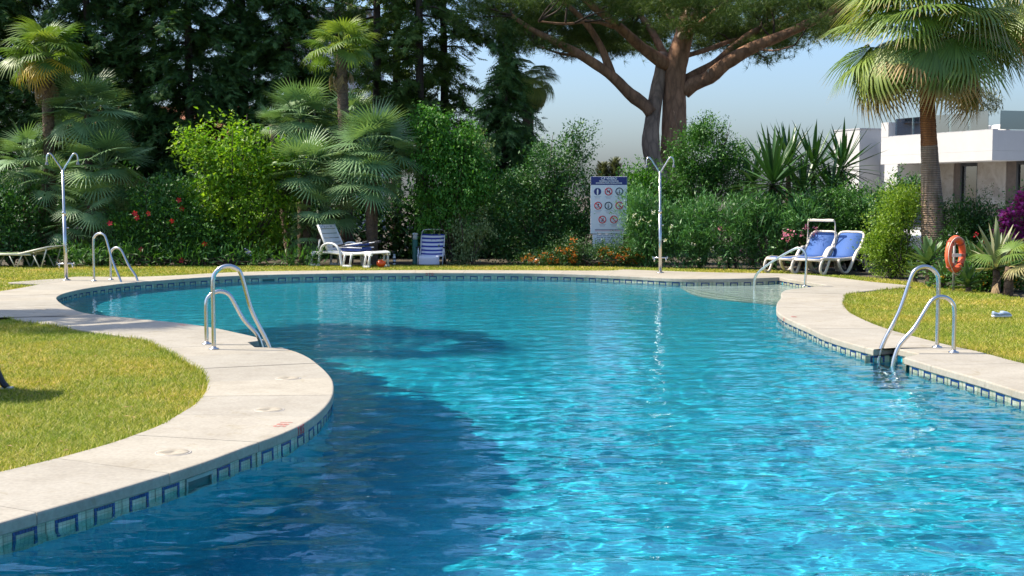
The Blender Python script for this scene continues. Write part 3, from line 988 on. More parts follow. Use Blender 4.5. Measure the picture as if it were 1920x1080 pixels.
def loop_lounger(loc, rz, label, back_deg, mats, canopy=False, group="blue sling loungers on the lawn"):
    """resin lounger: looped arm frames, sling seat and raised back. +X is the head end."""
    frame_m, sling_m, foot_m = mats
    root = empty("sun_lounger", loc, rz, 0.9)
    tag(root, label, "sun lounger", group)
    W = 0.33
    a = math.radians(back_deg)
    L = 0.72
    hinge = Vector((0.42, 0, 0.34))
    hx, hz = math.cos(a) * L, math.sin(a) * L
    # seat: gently curved sling between two side rails
    seatp = [(-1.05, 0.33), (-0.9, 0.355), (-0.5, 0.335), (-0.1, 0.325), (0.42, 0.34)]
    for s in (-1, 1):
        m = MB(); m.tube(spline3([(x, s * W, z) for x, z in seatp], 0.08), 0.03, 10, flat=(0.9, 1.3)); m.build("side_rail", frame_m, root)
    m = MB(); m.tube([(-1.05, -W, 0.33), (-1.06, 0, 0.335), (-1.05, W, 0.33)], 0.028, 10); m.build("foot_bar", frame_m, root)
    cs = catmull(seatp, 0.1)
    co = []; n = len(cs)
    for x, z in cs: co += [(x, -W + 0.01, z + 0.012), (x, 0, z - 0.002), (x, W - 0.01, z + 0.012)]
    f = []
    for i in range(n - 1):
        for k in (0, 1): f.append((i * 3 + k, i * 3 + k + 1, i * 3 + 4 + k, i * 3 + 3 + k))
    me = mesh_np("seat_sling", co, np.array(f), True); o = obj("seat_sling", me, sling_m, root)
    sm = o.modifiers.new("solid", 'SOLIDIFY'); sm.thickness = 0.006
    # raised back with a rounded frame
    def bp(u, v):      # u along the back 0..1, v across
        bow = -0.03 * math.sin(u * PI)
        return Vector((hinge.x + hx * u - math.sin(a) * bow, v, hinge.z + hz * u + math.cos(a) * bow))
    ring = [bp(0, -W), bp(0.5, -W), bp(0.85, -W), bp(0.97, -W * 0.86), bp(1.0, -W * 0.5), bp(1.0, 0), bp(1.0, W * 0.5), bp(0.97, W * 0.86), bp(0.85, W), bp(0.5, W), bp(0, W)]
    m = MB(); m.tube(spline3(ring, 0.05), 0.03, 10); b = m.build("backrest_frame", frame_m, root)
    co = []; nn = 9
    for i in range(nn):
        u = i / (nn - 1) * 0.985
        w = W - 0.012 if u < 0.85 else W * (0.965 - 0.25 * ((u - 0.85) / 0.15) ** 2)
        for v in (-w, 0, w):
            p = bp(u, v); co.append(p + Vector((-math.sin(a) * 0.004, 0, math.cos(a) * 0.004)))
    f = []
    for i in range(nn - 1):
        for k in (0, 1): f.append((i * 3 + k, i * 3 + k + 1, i * 3 + 4 + k, i * 3 + 3 + k))
    o = obj("back_sling", mesh_np("back_sling", [tuple(c) for c in co], np.array(f), True), sling_m, root)
    sm = o.modifiers.new("solid", 'SOLIDIFY'); sm.thickness = 0.006
    # looped arm and leg frames: one continuous bent bar on each side
    for s in (-1, 1):
        y = s * (W + 0.055)
        loop = [(-0.40, 0.33), (-0.36, 0.20), (-0.22, 0.055), (-0.06, 0.03), (0.08, 0.10), (0.26, 0.32), (0.42, 0.50), (0.56, 0.56), (0.68, 0.52), (0.74, 0.40), (0.78, 0.26), (0.86, 0.06), (0.90, 0.02)]
        m = MB(); m.tube(spline3([(x, y, z) for x, z in loop], 0.05), 0.036, 10, flat=(0.75, 1.15)); m.build("arm_loop", frame_m, root)
        leg = [(-1.00, 0.33), (-1.08, 0.22), (-1.08, 0.10), (-1.0, 0.03), (-0.9, 0.05), (-0.80, 0.18), (-0.72, 0.325)]
        m = MB(); m.tube(spline3([(x, y - s * 0.03, z) for x, z in leg], 0.05), 0.034, 10, flat=(0.75, 1.1)); l = m.build("front_leg", frame_m, root)
        m = MB(); m.box((0.90, y, 0.014), (0.11, 0.06, 0.028), None, 0.008); m.build("foot", foot_m, root)
        m = MB(); m.tube([(0.45, s * W * 0.8, 0.33), (0.62, s * W * 0.8, 0.30), (0.85, s * W * 0.85, 0.22)], 0.02, 8); m.build("support_bar", frame_m, root)
    if canopy:
        # folded sunshade hoop standing over the head end
        top = bp(0.55, 0)
        pts = [(top.x + 0.0, -W - 0.03, top.z - 0.06), (top.x + 0.03, -W - 0.03, top.z + 0.22), (top.x + 0.02, -W - 0.02, top.z + 0.50), (top.x + 0.0, -W, top.z + 0.545), (top.x, 0, top.z + 0.55), (top.x + 0.0, W, top.z + 0.545), (top.x + 0.02, W + 0.02, top.z + 0.50), (top.x + 0.03, W + 0.03, top.z + 0.22), (top.x, W + 0.03, top.z - 0.06)]
        m = MB(); m.tube(catmull(pts, 0.04), 0.014, 8); h = m.build("sunshade_hoop", frame_m, root)
        m = MB(); m.box((top.x, 0, top.z + 0.535), (0.05, 2 * W + 0.03, 0.06), None, 0.015); m.build("sunshade_bar", frame_m, h)
        for s in (-1, 1):
            m = MB(); m.box((top.x, s * (W + 0.035), top.z - 0.07), (0.06, 0.04, 0.09), None, 0.012); m.build("sunshade_hinge", frame_m, h)
    return root
MB_BLUE = (M_RESINW, M_SLINGB, M_RESINW)
p = gp(1560, 509)
loop_lounger((p[0] + 0.0, p[1], Z_LAWN), math.radians(46), "blue and white sling lounger nearest the palm, back raised", 52, MB_BLUE)
p = gp(1508, 507)
loop_lounger((p[0], p[1], Z_LAWN), math.radians(46), "blue and white sling lounger with a white sunshade hoop behind its head", 52, MB_BLUE, True)
# dark lounger standing just outside the left edge; one foot shows
p = gp(46, 728, Z_LAWN)
loop_lounger((p[0] - 0.93, p[1] - 0.40, Z_LAWN), math.radians(-2), "black lounger cut off by the left edge, one pale-capped foot showing", 62, (M_BLACKR, M_SLINGK, M_RESIN), group="dark lounger at the frame edge")

def slat_lounger(loc, rz):
    """white moulded lounger: slatted seat and back, splayed hollow legs, loop arms. +X is the foot end."""
    root = empty("sun_lounger", loc, rz)
    tag(root, "white slatted resin lounger with scribbles on its raised back", "sun lounger")
    W = 0.30
    prof = [(-0.25, 0.33), (0.0, 0.31), (0.35, 0.30), (0.7, 0.315), (0.95, 0.335), (1.02, 0.30)]
    for s in (-1, 1):
        m = MB(); m.tube(spline3([(x, s * W, z) for x, z in prof], 0.06), 0.035, 8, flat=(0.6, 1.0)); m.build("side_rail", M_RESIN, root)
    c = catmull(prof, 0.03)
    s_ = np.concatenate([[0], np.cumsum(np.linalg.norm(np.diff(c, axis=0), axis=1))])
    for k in range(11):
        d = 0.05 + k * 0.118
        i = min(len(c) - 2, np.searchsorted(s_, d))
        t = c[min(i + 1, len(c) - 1)] - c[max(i - 1, 0)]
        m = MB(); m.box((c[i][0], 0, c[i][1] + 0.02), (0.098, 2 * W + 0.02, 0.022), Matrix.Rotation(-math.atan2(t[1], t[0]), 4, 'Y'), 0.007); m.build("seat_slat", M_RESIN, root)
    a = math.radians(118); L = 0.66; h = Vector((-0.25, 0, 0.34))
    dv = Vector((math.cos(a), 0, math.sin(a)))
    for s in (-1, 1):
        m = MB(); m.tube([h + Vector((0, s * (W - 0.02), 0)), h + dv * L * 0.5 + Vector((0, s * (W - 0.02), 0)), h + dv * L + Vector((0, s * (W - 0.03), 0))], 0.03, 8, flat=(0.6, 1)); m.build("back_rail", M_RESIN, root)
    rot = Matrix.Rotation(-a, 4, 'Y')
    for k in range(6):
        q = h + dv * (0.05 + k * 0.112)
        m = MB(); m.box(q, (0.098, 2 * W - 0.02, 0.022), rot, 0.007); sl = m.build("back_slat", M_RESIN, root)
        if k == 5:
            nrm = Vector((math.sin(a), 0, -math.cos(a)))
            mm = MB()
            sc_mat = simple('blue_marker', (0.03, 0.07, 0.35), 0.5)
            for j in range(8):
                mm = MB()
                yy = -0.24 + j * 0.055 + random.uniform(-0.01, 0.01)
                pts = [q + nrm * 0.013 + Vector((0, yy + random.uniform(-0.02, 0.02), 0)) + dv * random.uniform(-0.035, 0.035) for _ in range(3)]
                mm.tube(pts, 0.005, 5); mm.build("scribble", sc_mat, sl)
    for s in (-1, 1):
        m = MB(); m.tube([(-0.55, s * W * 0.7, 0.60), (-0.62, s * W * 0.7, 0.33)], 0.018, 8); m.build("back_strut", M_RESIN, root)
        # two hollow legs at each end
        for x0, x1, nm in ((-0.72, -0.42, "rear_leg"), (0.22, 0.5, "middle_leg"), (0.82, 1.02, "front_leg")):
            mm = MB()
            y = s * W
            mm.tube([(x0 + 0.05, y, 0.31), (x0, y + s * 0.03, 0.02)], 0.03, 8, flat=(0.7, 1))
            mm.tube([(x1 - 0.05, y, 0.31), (x1 - 0.08, y + s * 0.03, 0.02)], 0.03, 8, flat=(0.7, 1))
            mm.box(((x0 + x1) / 2 - 0.03, y + s * 0.03, 0.03), (x1 - x0 - 0.02, 0.05, 0.06), None, 0.01)
            mm.box(((x0 + x1) / 2, y, 0.30), (x1 - x0 + 0.02, 0.05, 0.07), None, 0.012)
            mm.build("leg", M_RESIN, root)
        m = MB(); m.tube(spline3([(-0.42, s * (W + 0.04), 0.30), (-0.36, s * (W + 0.05), 0.45), (-0.2, s * (W + 0.05), 0.52), (0.0, s * (W + 0.05), 0.50), (0.12, s * (W + 0.05), 0.40), (0.17, s * (W + 0.04), 0.2), (0.2, s * (W + 0.04), 0.02)], 0.05), 0.034, 8, flat=(0.7, 1)); m.build("arm", M_RESIN, root)
    m = MB(); m.tube([(-0.72, -W, 0.31), (-0.72, W, 0.31)], 0.03, 8); m.box((-0.48, 0, 0.31), (0.5, 2 * W, 0.03), None, 0.01); m.build("rear_deck", M_RESIN, root)
    return root
p = gp(640, 496.5)
slat_lounger((p[0] + 0.1, p[1] - 0.1, Z_LAWN), math.radians(-34))
q = Vector((p[0] + 0.1, p[1] - 0.1, Z_LAWN))
def folded_chair(loc, rz):
    """a folded beach chair and cushion lying on the seat"""
    root = empty("folded_beach_chair", loc, rz)
    tag(root, "folded navy blue beach chair lying on the white lounger", "beach chair")
    navy = simple("navy_canvas", (0.012, 0.035, 0.16), 0.8, var=0.25, scale=14); dk = simple("dark_canvas", (0.02, 0.022, 0.03), 0.8); wt = simple("white_tube", (0.75, 0.75, 0.78), 0.35)
    m = MB(); m.box((0.05, 0, 0.045), (0.55, 0.42, 0.085), None, 0.03); m.build("seat_fabric", navy, root)
    m = MB(); m.box((0.02, 0.0, 0.135), (0.5, 0.4, 0.05), Matrix.Rotation(-0.06, 4, 'Y'), 0.02); m.build("back_fabric", navy, root)
    for s in (-1, 1):
        m = MB(); m.tube([(-0.38, s * 0.22, 0.10), (0.2, s * 0.22, 0.175), (0.52, s * 0.22, 0.215)], 0.011, 8); m.build("frame_tube", wt, root)
        m = MB(); m.tube([(-0.34, s * 0.215, 0.09), (0.36, s * 0.215, 0.085)], 0.011, 8); m.build("frame_tube", wt, root)
        m = MB(); m.tube([(-0.42, s * 0.235, 0.10), (-0.1, s * 0.235, 0.155)], 0.022, 8); m.build("armrest", dk, root)
        m = MB(); m.tube([(0.4, s * 0.22, 0.20), (0.55, s * 0.22, 0.222)], 0.028, 8); m.build("end_grip", dk, root)
folded_chair((q.x + 0.22, q.y - 0.06, Z_LAWN + 0.345), math.radians(-32))

def beach_chair(loc, rz):
    """facing the camera: +Y local is the back"""
    root = empty("beach_chair", loc, rz)
    tag(root, "low beach chair with blue and white striped fabric", "beach chair")
    wt = simple("white_tube", (0.75, 0.75, 0.78), 0.35); dk = M_BLACKR
    t = NT("striped_canvas")
    tc = t.new("ShaderNodeTexCoord"); sp = t.new("ShaderNodeSeparateXYZ"); t.l.new(tc.outputs['UV'], sp.inputs[0])
    ma = t.new("ShaderNodeMath", operation='FRACT'); mu = t.new("ShaderNodeMath", operation='MULTIPLY'); mu.inputs[1].default_value = 6.0
    t.l.new(sp.outputs[1], mu.inputs[0]); t.l.new(mu.outputs[0], ma.inputs[0])
    gt = t.new("ShaderNodeMath", operation='GREATER_THAN'); gt.inputs[1].default_value = 0.56; t.l.new(ma.outputs[0], gt.inputs[0])
    t.l.new(t.mix(gt.outputs[0], (0.70, 0.70, 0.78), (0.02, 0.035, 0.30)), t.p.inputs['Base Color']); t.p.inputs['Roughness'].default_value = 0.8
    W = 0.265
    def grid(name, prof, mat, w0, w1):
        c = catmull(prof, 0.03); n = len(c)
        co = []; f = []
        for i, (y, z) in enumerate(c):
            w = w0 + (w1 - w0) * i / (n - 1)
            for k in range(5):
                v = -1 + k * 0.5
                co.append((v * w, y + 0.012 * (1 - v * v), z - 0.012 * (1 - v * v)))
        for i in range(n - 1):
            for k in range(4): f.append((i * 5 + k, i * 5 + k + 1, i * 5 + 6 + k, i * 5 + 5 + k))
        me = mesh_np(name, co, np.array(f), True)
        uv = me.uv_layers.new(name="UVMap")
        vi = np.empty(len(me.loops), np.int32); me.loops.foreach_get("vertex_index", vi)
        u = np.stack([(vi % 5) / 4, (vi // 5) / (n - 1)], 1).astype(np.float32)
        uv.data.foreach_set("uv", u.ravel())
        o = obj(name, me, mat, root); s = o.modifiers.new("solid", 'SOLIDIFY'); s.thickness = 0.004
        return o
    grid("back_fabric", [(0.02, 0.19), (0.08, 0.33), (0.17, 0.55), (0.23, 0.70)], t.m, W - 0.02, W - 0.005)
    t2 = NT("patterned_canvas"); vo = t2.tex("ShaderNodeTexVoronoi", 26); r2 = t2.ramp(vo.outputs['Distance'], [(0.28, (0.05, 0.06, 0.25)), (0.42, (0.68, 0.68, 0.78))]); t2.l.new(r2.outputs[0], t2.p.inputs['Base Color']); t2.p.inputs['Roughness'].default_value = 0.8
    grid("seat_fabric", [(-0.36, 0.02), (-0.355, 0.20), (-0.30, 0.225), (-0.15, 0.19), (0.02, 0.19)], t2.m, W - 0.03, W - 0.03)
    ring = [(-W, 0.0, 0.16), (-W, 0.10, 0.36), (-W, 0.24, 0.70), (-W + 0.03, 0.27, 0.775), (-W + 0.08, 0.275, 0.79), (W - 0.08, 0.275, 0.79), (W - 0.03, 0.27, 0.775), (W, 0.24, 0.70), (W, 0.10, 0.36), (W, 0.0, 0.16)]
    m = MB(); m.tube(catmull(ring, 0.04), 0.011, 8); m.build("back_frame", wt, root)
    for s in (-1, 1):
        m = MB(); m.tube([(s * W, -0.36, 0.22), (s * W, 0.04, 0.18)], 0.011, 8); m.build("seat_tube", wt, root)
        m = MB(); m.tube([(s * (W + 0.02), -0.22, 0.0), (s * (W + 0.02), -0.12, 0.38)], 0.011, 8); m.build("leg", wt, root)
        m = MB(); m.tube([(s * (W + 0.03), 0.30, 0.0), (s * (W + 0.03), 0.05, 0.22), (s * (W + 0.03), -0.05, 0.38)], 0.011, 8); m.build("leg", wt, root)
        m = MB(); m.box((s * (W + 0.045), -0.02, 0.40), (0.045, 0.36, 0.03), None, 0.01); m.build("armrest", dk, root)
    return root
p = gp(808, 494.5)
beach_chair((p[0], p[1] + 0.25, Z_LAWN), math.radians(-6))

def green_lounger(loc, rz):
    """low tubular lounger; +X is the head end with the slightly raised back"""
    root = empty("sun_lounger", loc, rz)
    tag(root, "low tube-framed lounger with green sling at the far left hedge", "sun lounger")
    tube = simple("cream_tube", (0.66, 0.64, 0.52), 0.4)
    W = 0.31
    for s in (-1, 1):
        m = MB(); m.tube([(-1.05, s * W, 0.30), (0.35, s * W, 0.30)], 0.018, 8, flat=(1, 1.3)); m.build("side_rail", tube, root)
        m = MB(); m.tube([(0.05, s * W, 0.31), (0.78, s * W, 0.47)], 0.016, 8, flat=(1, 1.3)); m.build("back_rail", tube, root)
        for x in (-0.78, -0.02, 0.55):
            m = MB(); m.tube([(x - 0.15, s * (W - 0.01), 0.29), (x - 0.01, s * (W - 0.01), 0.015), (x + 0.025, s * (W - 0.01), 0.015), (x + 0.16, s * (W - 0.01), 0.30 + (0.12 if x > 0.4 else 0))], 0.015, 8); m.build("leg", tube, root)
    for x, z in ((-1.05, 0.30), (0.78, 0.47)):
        m = MB(); m.tube([(x, -W, z), (x, W, z)], 0.016, 8); m.build("cross_bar", tube, root)
    for nm, a, b in (("seat_sling", (-1.03, 0.315), (0.05, 0.315)), ("back_sling", (0.06, 0.325), (0.77, 0.482))):
        dx, dz = b[0] - a[0], b[1] - a[1]; L = math.hypot(dx, dz)
        m = MB(); m.box(((a[0] + b[0]) / 2, 0, (a[1] + b[1]) / 2), (L, 2 * W - 0.03, 0.006), Matrix.Rotation(-math.atan2(dz, dx), 4, 'Y')); m.build(nm, M_SLINGG, root)
    return root
p = gp(50, 500)
green_lounger((p[0] - 0.15, p[1] + 0.25, Z_LAWN), math.radians(-10))

# ---- small things on the far lawn
def bollard():
    p = gp(776.5, 494)
    root = empty("bollard_light", (p[0], p[1] + 0.35, Z_LAWN)); tag(root, "green post light with a grey louvred head beside the striped chair", "bollard light")
    gm = simple("green_enamel", (0.02, 0.115, 0.085), 0.45, var=0.15)
    m = MB(); m.lathe([(0.075, 0), (0.066, 0.02), (0.066, 0.56), (0.062, 0.565)], n=20); m.build("post", gm, root)
    gl = simple("frosted_glass", (0.55, 0.57, 0.58), 0.3)
    for k in range(3):
        m = MB(); m.lathe([(0.05, 0), (0.05, 0.03), (0.069, 0.03), (0.069, 0.038), (0.05, 0.045)], c=(0, 0, 0.565 + k * 0.04), n=20); m.build("louvre", gl, root)
    m = MB(); m.lathe([(0.067, 0), (0.069, 0.01), (0.06, 0.028), (0.03, 0.036)], c=(0, 0, 0.685), n=20); m.build("cap", gl, root)
bollard()
def bottle():
    p = gp(737.5, 494)
    root = empty("sun_cream_bottle", (p[0], p[1] + 0.25, Z_LAWN)); tag(root, "small white bottle with black bands at the foot of the hedge", "bottle")
    wm = simple("white_plastic", (0.78, 0.78, 0.78), 0.4); 
    m = MB(); m.lathe([(0.03, 0), (0.034, 0.01), (0.034, 0.17), (0.025, 0.19)], n=16); m.build("body", wm, root)
    for z in (0.03, 0.11):
        m = MB(); m.lathe([(0.0345, 0), (0.0352, 0.004), (0.0352, 0.032), (0.0345, 0.036)], c=(0, 0, z), n=16); m.build("band", M_INK, root)
    m = MB(); m.lathe([(0.026, 0), (0.026, 0.04), (0.022, 0.045)], c=(0, 0, 0.188), n=16); m.build("cap", wm, root)
bottle()
def armband():
    p = gp(714.5, 500)
    bm = bmesh.new(); bmesh.ops.create_icosphere(bm, subdivisions=4, radius=0.105)
    for v in bm.verts:
        d = v.co.normalized()
        dent = math.exp(-((d.x - 0.35) ** 2 + (d.z - 0.75) ** 2) / 0.07) * 0.028
        v.co = d * (0.102 + 0.008 * mnoise.noise(d * 2.1) - dent)
        v.co.z *= 0.78; v.co.y *= 0.75
    me = bpy.data.meshes.new("body"); bm.to_mesh(me); bm.free()
    for f in me.polygons: f.use_smooth = True
    root = empty("inflatable_toy", (p[0], p[1], Z_LAWN + 0.03)); tag(root, "dented orange inflatable beside the white lounger", "pool toy")
    om = simple("orange_vinyl", (0.85, 0.10, 0.015), 0.3, var=0.08)
    obj("body", me, om, root, (0, 0, 0.075))
    m = MB(); m.lathe([(0.012, 0), (0.014, 0.012), (0.008, 0.02)], n=10); o = m.build("valve", om, root); o.location = (0.03, -0.03, 0.14)
armband()
def ball():
    p = gp(1008.5, 496)
    root = empty("beach_ball", (p[0], p[1] + 0.1, Z_LAWN + 0.02)); tag(root, "small beach ball with pale and orange panels before the lantana", "ball")
    cols = [(0.75, 0.72, 0.62), (0.18, 0.42, 0.20), (0.75, 0.72, 0.62), (0.72, 0.22, 0.05), (0.75, 0.72, 0.62), (0.6, 0.55, 0.12)]
    R = 0.082; n = 6
    for k in range(n):
        co = []; f = []
        for i in range(9):
            th = PI * i / 8
            for j in range(4):
                ph = 2 * PI * (k + j / 3) / n
                co.append((R * math.sin(th) * math.cos(ph), R * math.sin(th) * math.sin(ph), R * math.cos(th)))
        for i in range(8):
            for j in range(3): f.append((i * 4 + j, i * 4 + j + 1, i * 4 + 5 + j, i * 4 + 4 + j))
        o = obj("panel", mesh_np("panel", co, np.array(f), True), simple("vinyl_%d" % k, cols[k], 0.3, var=0.03), root, (0, 0, R))
        o.rotation_euler = (0.9, 0.3, 0.6)
ball()
def shoe():
    p = gp(1878, 598.5, Z_LAWN)
    root = empty("clog_shoe", (p[0], p[1], Z_LAWN + 0.022), math.radians(8)); tag(root, "pale blue clog lying alone on the right lawn", "shoe")
    fm = simple("blue_foam", (0.28, 0.36, 0.48), 0.6, var=0.12); sm = simple("white_foam", (0.62, 0.64, 0.68), 0.6)
    m = MB(); m.tube(spline3([(-0.12, 0, 0.014), (-0.07, 0, 0.014), (0.03, 0, 0.014), (0.10, 0, 0.016), (0.125, 0, 0.02)], 0.02), [0.03] + [0.042] * 4 + [0.046] * 5 + [0.03], 12, flat=(1, 0.4)) if False else None
    def loft(secs, name, mat):
        co = []; f = []; n = 14
        for x, w, h, z in secs:
            for k in range(n):
                a = 2 * PI * k / n
                co.append((x, w * math.cos(a), z + h * math.sin(a)))
        for i in range(len(secs) - 1):
            for k in range(n): f.append((i * n + k, i * n + (k + 1) % n, (i + 1) * n + (k + 1) % n, (i + 1) * n + k))
        me = bpy.data.meshes.new(name); me.from_pydata(co, [], f + [tuple(range(n))[::-1], tuple(range((len(secs) - 1) * n, len(secs) * n))]); me.update()
        for q in me.polygons: q.use_smooth = True
        return obj(name, me, mat, root)
    loft([(-0.13, 0.02, 0.012, 0.02), (-0.12, 0.036, 0.018, 0.019), (-0.05, 0.036, 0.018, 0.018), (0.04, 0.046, 0.018, 0.018), (0.10, 0.042, 0.018, 0.019), (0.13, 0.02, 0.012, 0.024)], "sole", sm)
    loft([(-0.01, 0.038, 0.03, 0.055), (0.02, 0.042, 0.036, 0.05), (0.07, 0.042, 0.03, 0.045), (0.11, 0.03, 0.018, 0.038), (0.125, 0.012, 0.008, 0.032)], "upper", fm)
    loft([(-0.128, 0.016, 0.028, 0.05), (-0.115, 0.034, 0.034, 0.05), (-0.09, 0.037, 0.026, 0.045), (-0.05, 0.038, 0.02, 0.04), (0.0, 0.04, 0.02, 0.04)], "heel", fm)
shoe()

# ---- life ring on its post
def life_ring():
    Y = 21.6
    c = Vector(at(1791.5, 476.5, Y)); base = Vector((c.x + 0.02, Y + 0.12, -0.05))
    root = empty("life_ring_stand", base); tag(root, "dark post with a small white plate carrying the life ring", "post")
    m = MB(); m.tube([(0, 0, 0), (0, 0, c.z - base.z + 0.22)], 0.022, 10); m.build("post", simple("grey_post", (0.22, 0.22, 0.21), 0.5), root)
    m = MB(); m.box((0, -0.05, c.z - base.z - 0.02), (0.34, 0.02, 0.05), None, 0.004); m.build("cross_arm", simple("arm_red", (0.45, 0.12, 0.07), 0.5), root)
    m = MB(); m.box((0.02, -0.066, c.z - base.z - 0.02), (0.15, 0.006, 0.055), None, 0.002); m.build("plate", simple("plate_white", (0.7, 0.68, 0.64), 0.5), root)
    r2 = empty("life_ring", c, math.radians(46)); tag(r2, "orange life ring hanging among the agaves below the big palm", "life ring")
    R, r = 0.252, 0.054
    m = MB(); pts = [(R * math.cos(2 * PI * k / 48), 0, R * 1.0 * math.sin(2 * PI * k / 48)) for k in range(48)]
    m.tube(pts, r, 16, closed=True); m.build("ring", simple("orange_foam", (0.80, 0.13, 0.05), 0.45, var=0.10, scale=8), r2)
    rope = simple("rope", (0.72, 0.55, 0.45), 0.8)
    for k in range(4):
        a0 = PI / 4 + k * PI / 2
        pts = []
        for j in range(9):
            a = a0 + (j / 8) * PI / 2
            sag = 1 + 0.10 * math.sin(PI * j / 8) - (0.18 * math.sin(PI * j / 8) if k in (0, 3) else 0)
            rr = (R + r * 0.9) * sag
            pts.append((rr * math.cos(a), -r * 0.75, rr * math.sin(a)))
        m = MB(); m.tube(pts, 0.008, 6); m.build("grab_rope", rope, r2)
        pp = [((R + (r + 0.003) * math.cos(t)) * math.cos(a0), (r + 0.003) * math.sin(t), (R * 1.0 + (r + 0.003) * math.cos(t)) * math.sin(a0)) for t in np.linspace(0, 2 * PI, 14)[:-1]]
        m = MB(); m.tube(pp, 0.012, 6, closed=True); m.build("strap", simple("strap_dark", (0.30, 0.06, 0.04), 0.6), r2)
life_ring()

# ---- rules sign
def rules_sign():
    Y = 30.4
    bl = Vector(at(1107, 438, Y)); tr_ = Vector(at(1176, 331, Y))
    W = tr_.x - bl.x; H = tr_.z - bl.z
    cx, cz = (bl.x + tr_.x) / 2, (bl.z + tr_.z) / 2
    root = empty("rules_sign", (cx, Y, -0.07)); tag(root, "white pool rules board with blue heading and round pictograms on posts", "sign")
    z0 = cz + 0.07
    board = simple("sign_white", (0.70, 0.72, 0.78), 0.45, var=0.03); navy = simple("sign_navy", (0.015, 0.025, 0.16), 0.45, var=0.05)
    for s in (-1, 1):
        m = MB(); m.box((s * W * 0.32, 0.045, (z0 + H / 2) / 2 - 0.05), (0.05, 0.05, z0 + H / 2 - 0.1)); m.build("post", simple("sign_post", (0.35, 0.35, 0.35), 0.5), root)
    m = MB(); m.box((0, 0, z0), (W, 0.024, H), None, 0.004); b = m.build("board", board, root)
    m = MB(); m.box((0, -0.0135, z0 + H / 2 - H * 0.075), (W - 0.012, 0.003, H * 0.142)); hd = m.build("heading_panel", navy, root)
    def T(x, z, y=-0.0156): return Matrix.Translation((x, y, z)) @ Matrix.Rotation(PI / 2, 4, 'X')
    top = z0 + H / 2
    text("lettering", "C.P VIVERO", 0.072, M_WHITEP, b, T(0, top - 0.048), 0.002, 0.0005)
    text("lettering", "NORMAS DE PISCINA", 0.046, M_WHITEP, b, T(0, top - 0.105), 0.0012, 0.0005)
    text("lettering", "SWIMMING POOL REGULATIONS", 0.042, M_WHITEP, b, T(0, top - 0.150), 0.001, 0.0005, sx=0.95)
    ps = H / 740.0      # the board is 740 units tall on the measured sketch
    def P(x, y): return ((x - 320) * W / 480.0, top - (y - 75) * ps)
    red = simple("sign_red", (0.62, 0.012, 0.03), 0.5); blk = simple("sign_black", (0.02, 0.025, 0.05), 0.5)
    R = 50 * ps
    spots = [(172, 270, 'disc'), (315, 268, 'dog'), (457, 268, 'bin'), (179, 452, 'dive'), (315, 452, 'shower'), (458, 450, 'ball'), (236, 632, 'glass'), (387, 632, 'jump')]
    for x, y, k in spots:
        px, pz = P(x, y)
        col = red if k in ('dog', 'dive', 'ball', 'glass', 'jump') else blk
        def at2(dx, dz, yy=-0.0125): return Vector((px + dx * R, yy, pz + dz * R))
        m = MB()
        if k == 'disc':
            m.poly([at2(0.95 * math.cos(t), 0.95 * math.sin(t), -0.012) for t in np.linspace(0, 2 * PI, 29)[:-1]], (0, -0.003, 0)); m.build("pictogram", navy, b)
            m = MB(); m.poly([at2(dx, dz, -0.0152) for dx, dz in ((-0.22, 0.3), (-0.12, 0.55), (0, 0.8), (0.12, 0.55), (0.22, 0.3), (0.2, -0.1), (0.12, -0.85), (-0.12, -0.85), (-0.2, -0.1))], (0, -0.001, 0)); m.build("figure", M_WHITEP, b)
        else:
            m.tube([at2(0.9 * math.cos(t), 0.9 * math.sin(t)) for t in np.linspace(0, 2 * PI, 29)[:-1]], R * 0.125, 6, closed=True)
            if col is red: m.tube([at2(-0.63, 0.63, -0.0145), at2(0.63, -0.63, -0.0145)], R * 0.11, 6)
            m.build("pictogram", col, b)
            figs = {'dog': [[(-0.5, 0.05), (-0.45, -0.1), (0.1, -0.05), (0.5, -0.3), (0.3, 0.1), (0.55, 0.4), (0.2, 0.25), (-0.2, 0.15)], [(-0.4, -0.1), (-0.25, -0.1), (-0.35, -0.45), (-0.45, -0.45)], [(0.05, -0.05), (0.2, -0.1), (0.15, -0.45), (0.05, -0.45)]],
                    'bin': [[(-0.05, 0.45), (0.12, 0.45), (0.12, 0.2), (0.2, -0.6), (-0.1, -0.6), (-0.05, 0.2)], [(-0.5, -0.1), (-0.25, -0.1), (-0.28, -0.6), (-0.47, -0.6)]],
                    'dive': [[(-0.1, 0.5), (0.25, 0.5), (0.25, 0.1), (0.0, 0.0), (-0.1, 0.2)], [(-0.6, -0.3), (0.6, -0.3), (0.6, -0.45), (-0.6, -0.45)]],
                    'shower': [[(-0.15, 0.3), (0.02, 0.3), (0.08, -0.6), (-0.2, -0.6)], [(0.2, 0.2), (0.25, 0.2), (0.3, -0.5), (0.25, -0.5)], [(-0.12, 0.55), (0.0, 0.55), (0.0, 0.36), (-0.12, 0.36)]],
                    'ball': [[(-0.5, -0.1), (-0.3, 0.0), (-0.25, -0.3), (-0.45, -0.35)], [(0.1, 0.1), (0.25, 0.0), (0.6, -0.35), (0.45, -0.4)], [(-0.1, 0.5), (0.4, 0.5), (0.45, 0.3), (-0.1, 0.4)]],
                    'glass': [[(0.1, 0.4), (0.3, 0.4), (0.25, -0.2), (0.1, -0.2)], [(-0.5, -0.3), (0.3, -0.2), (0.5, -0.45), (-0.2, -0.55)]],
                    'jump': [[(-0.05, 0.55), (0.1, 0.55), (0.1, 0.2), (-0.2, -0.1), (-0.1, 0.2)], [(-0.3, -0.4), (0.35, -0.4), (0.35, -0.5), (-0.3, -0.5)]]}[k]
            for fg in figs:
                m = MB(); m.poly([at2(dx, dz, -0.0122) for dx, dz in fg], (0, -0.0012, 0)); m.build("figure", blk, b)
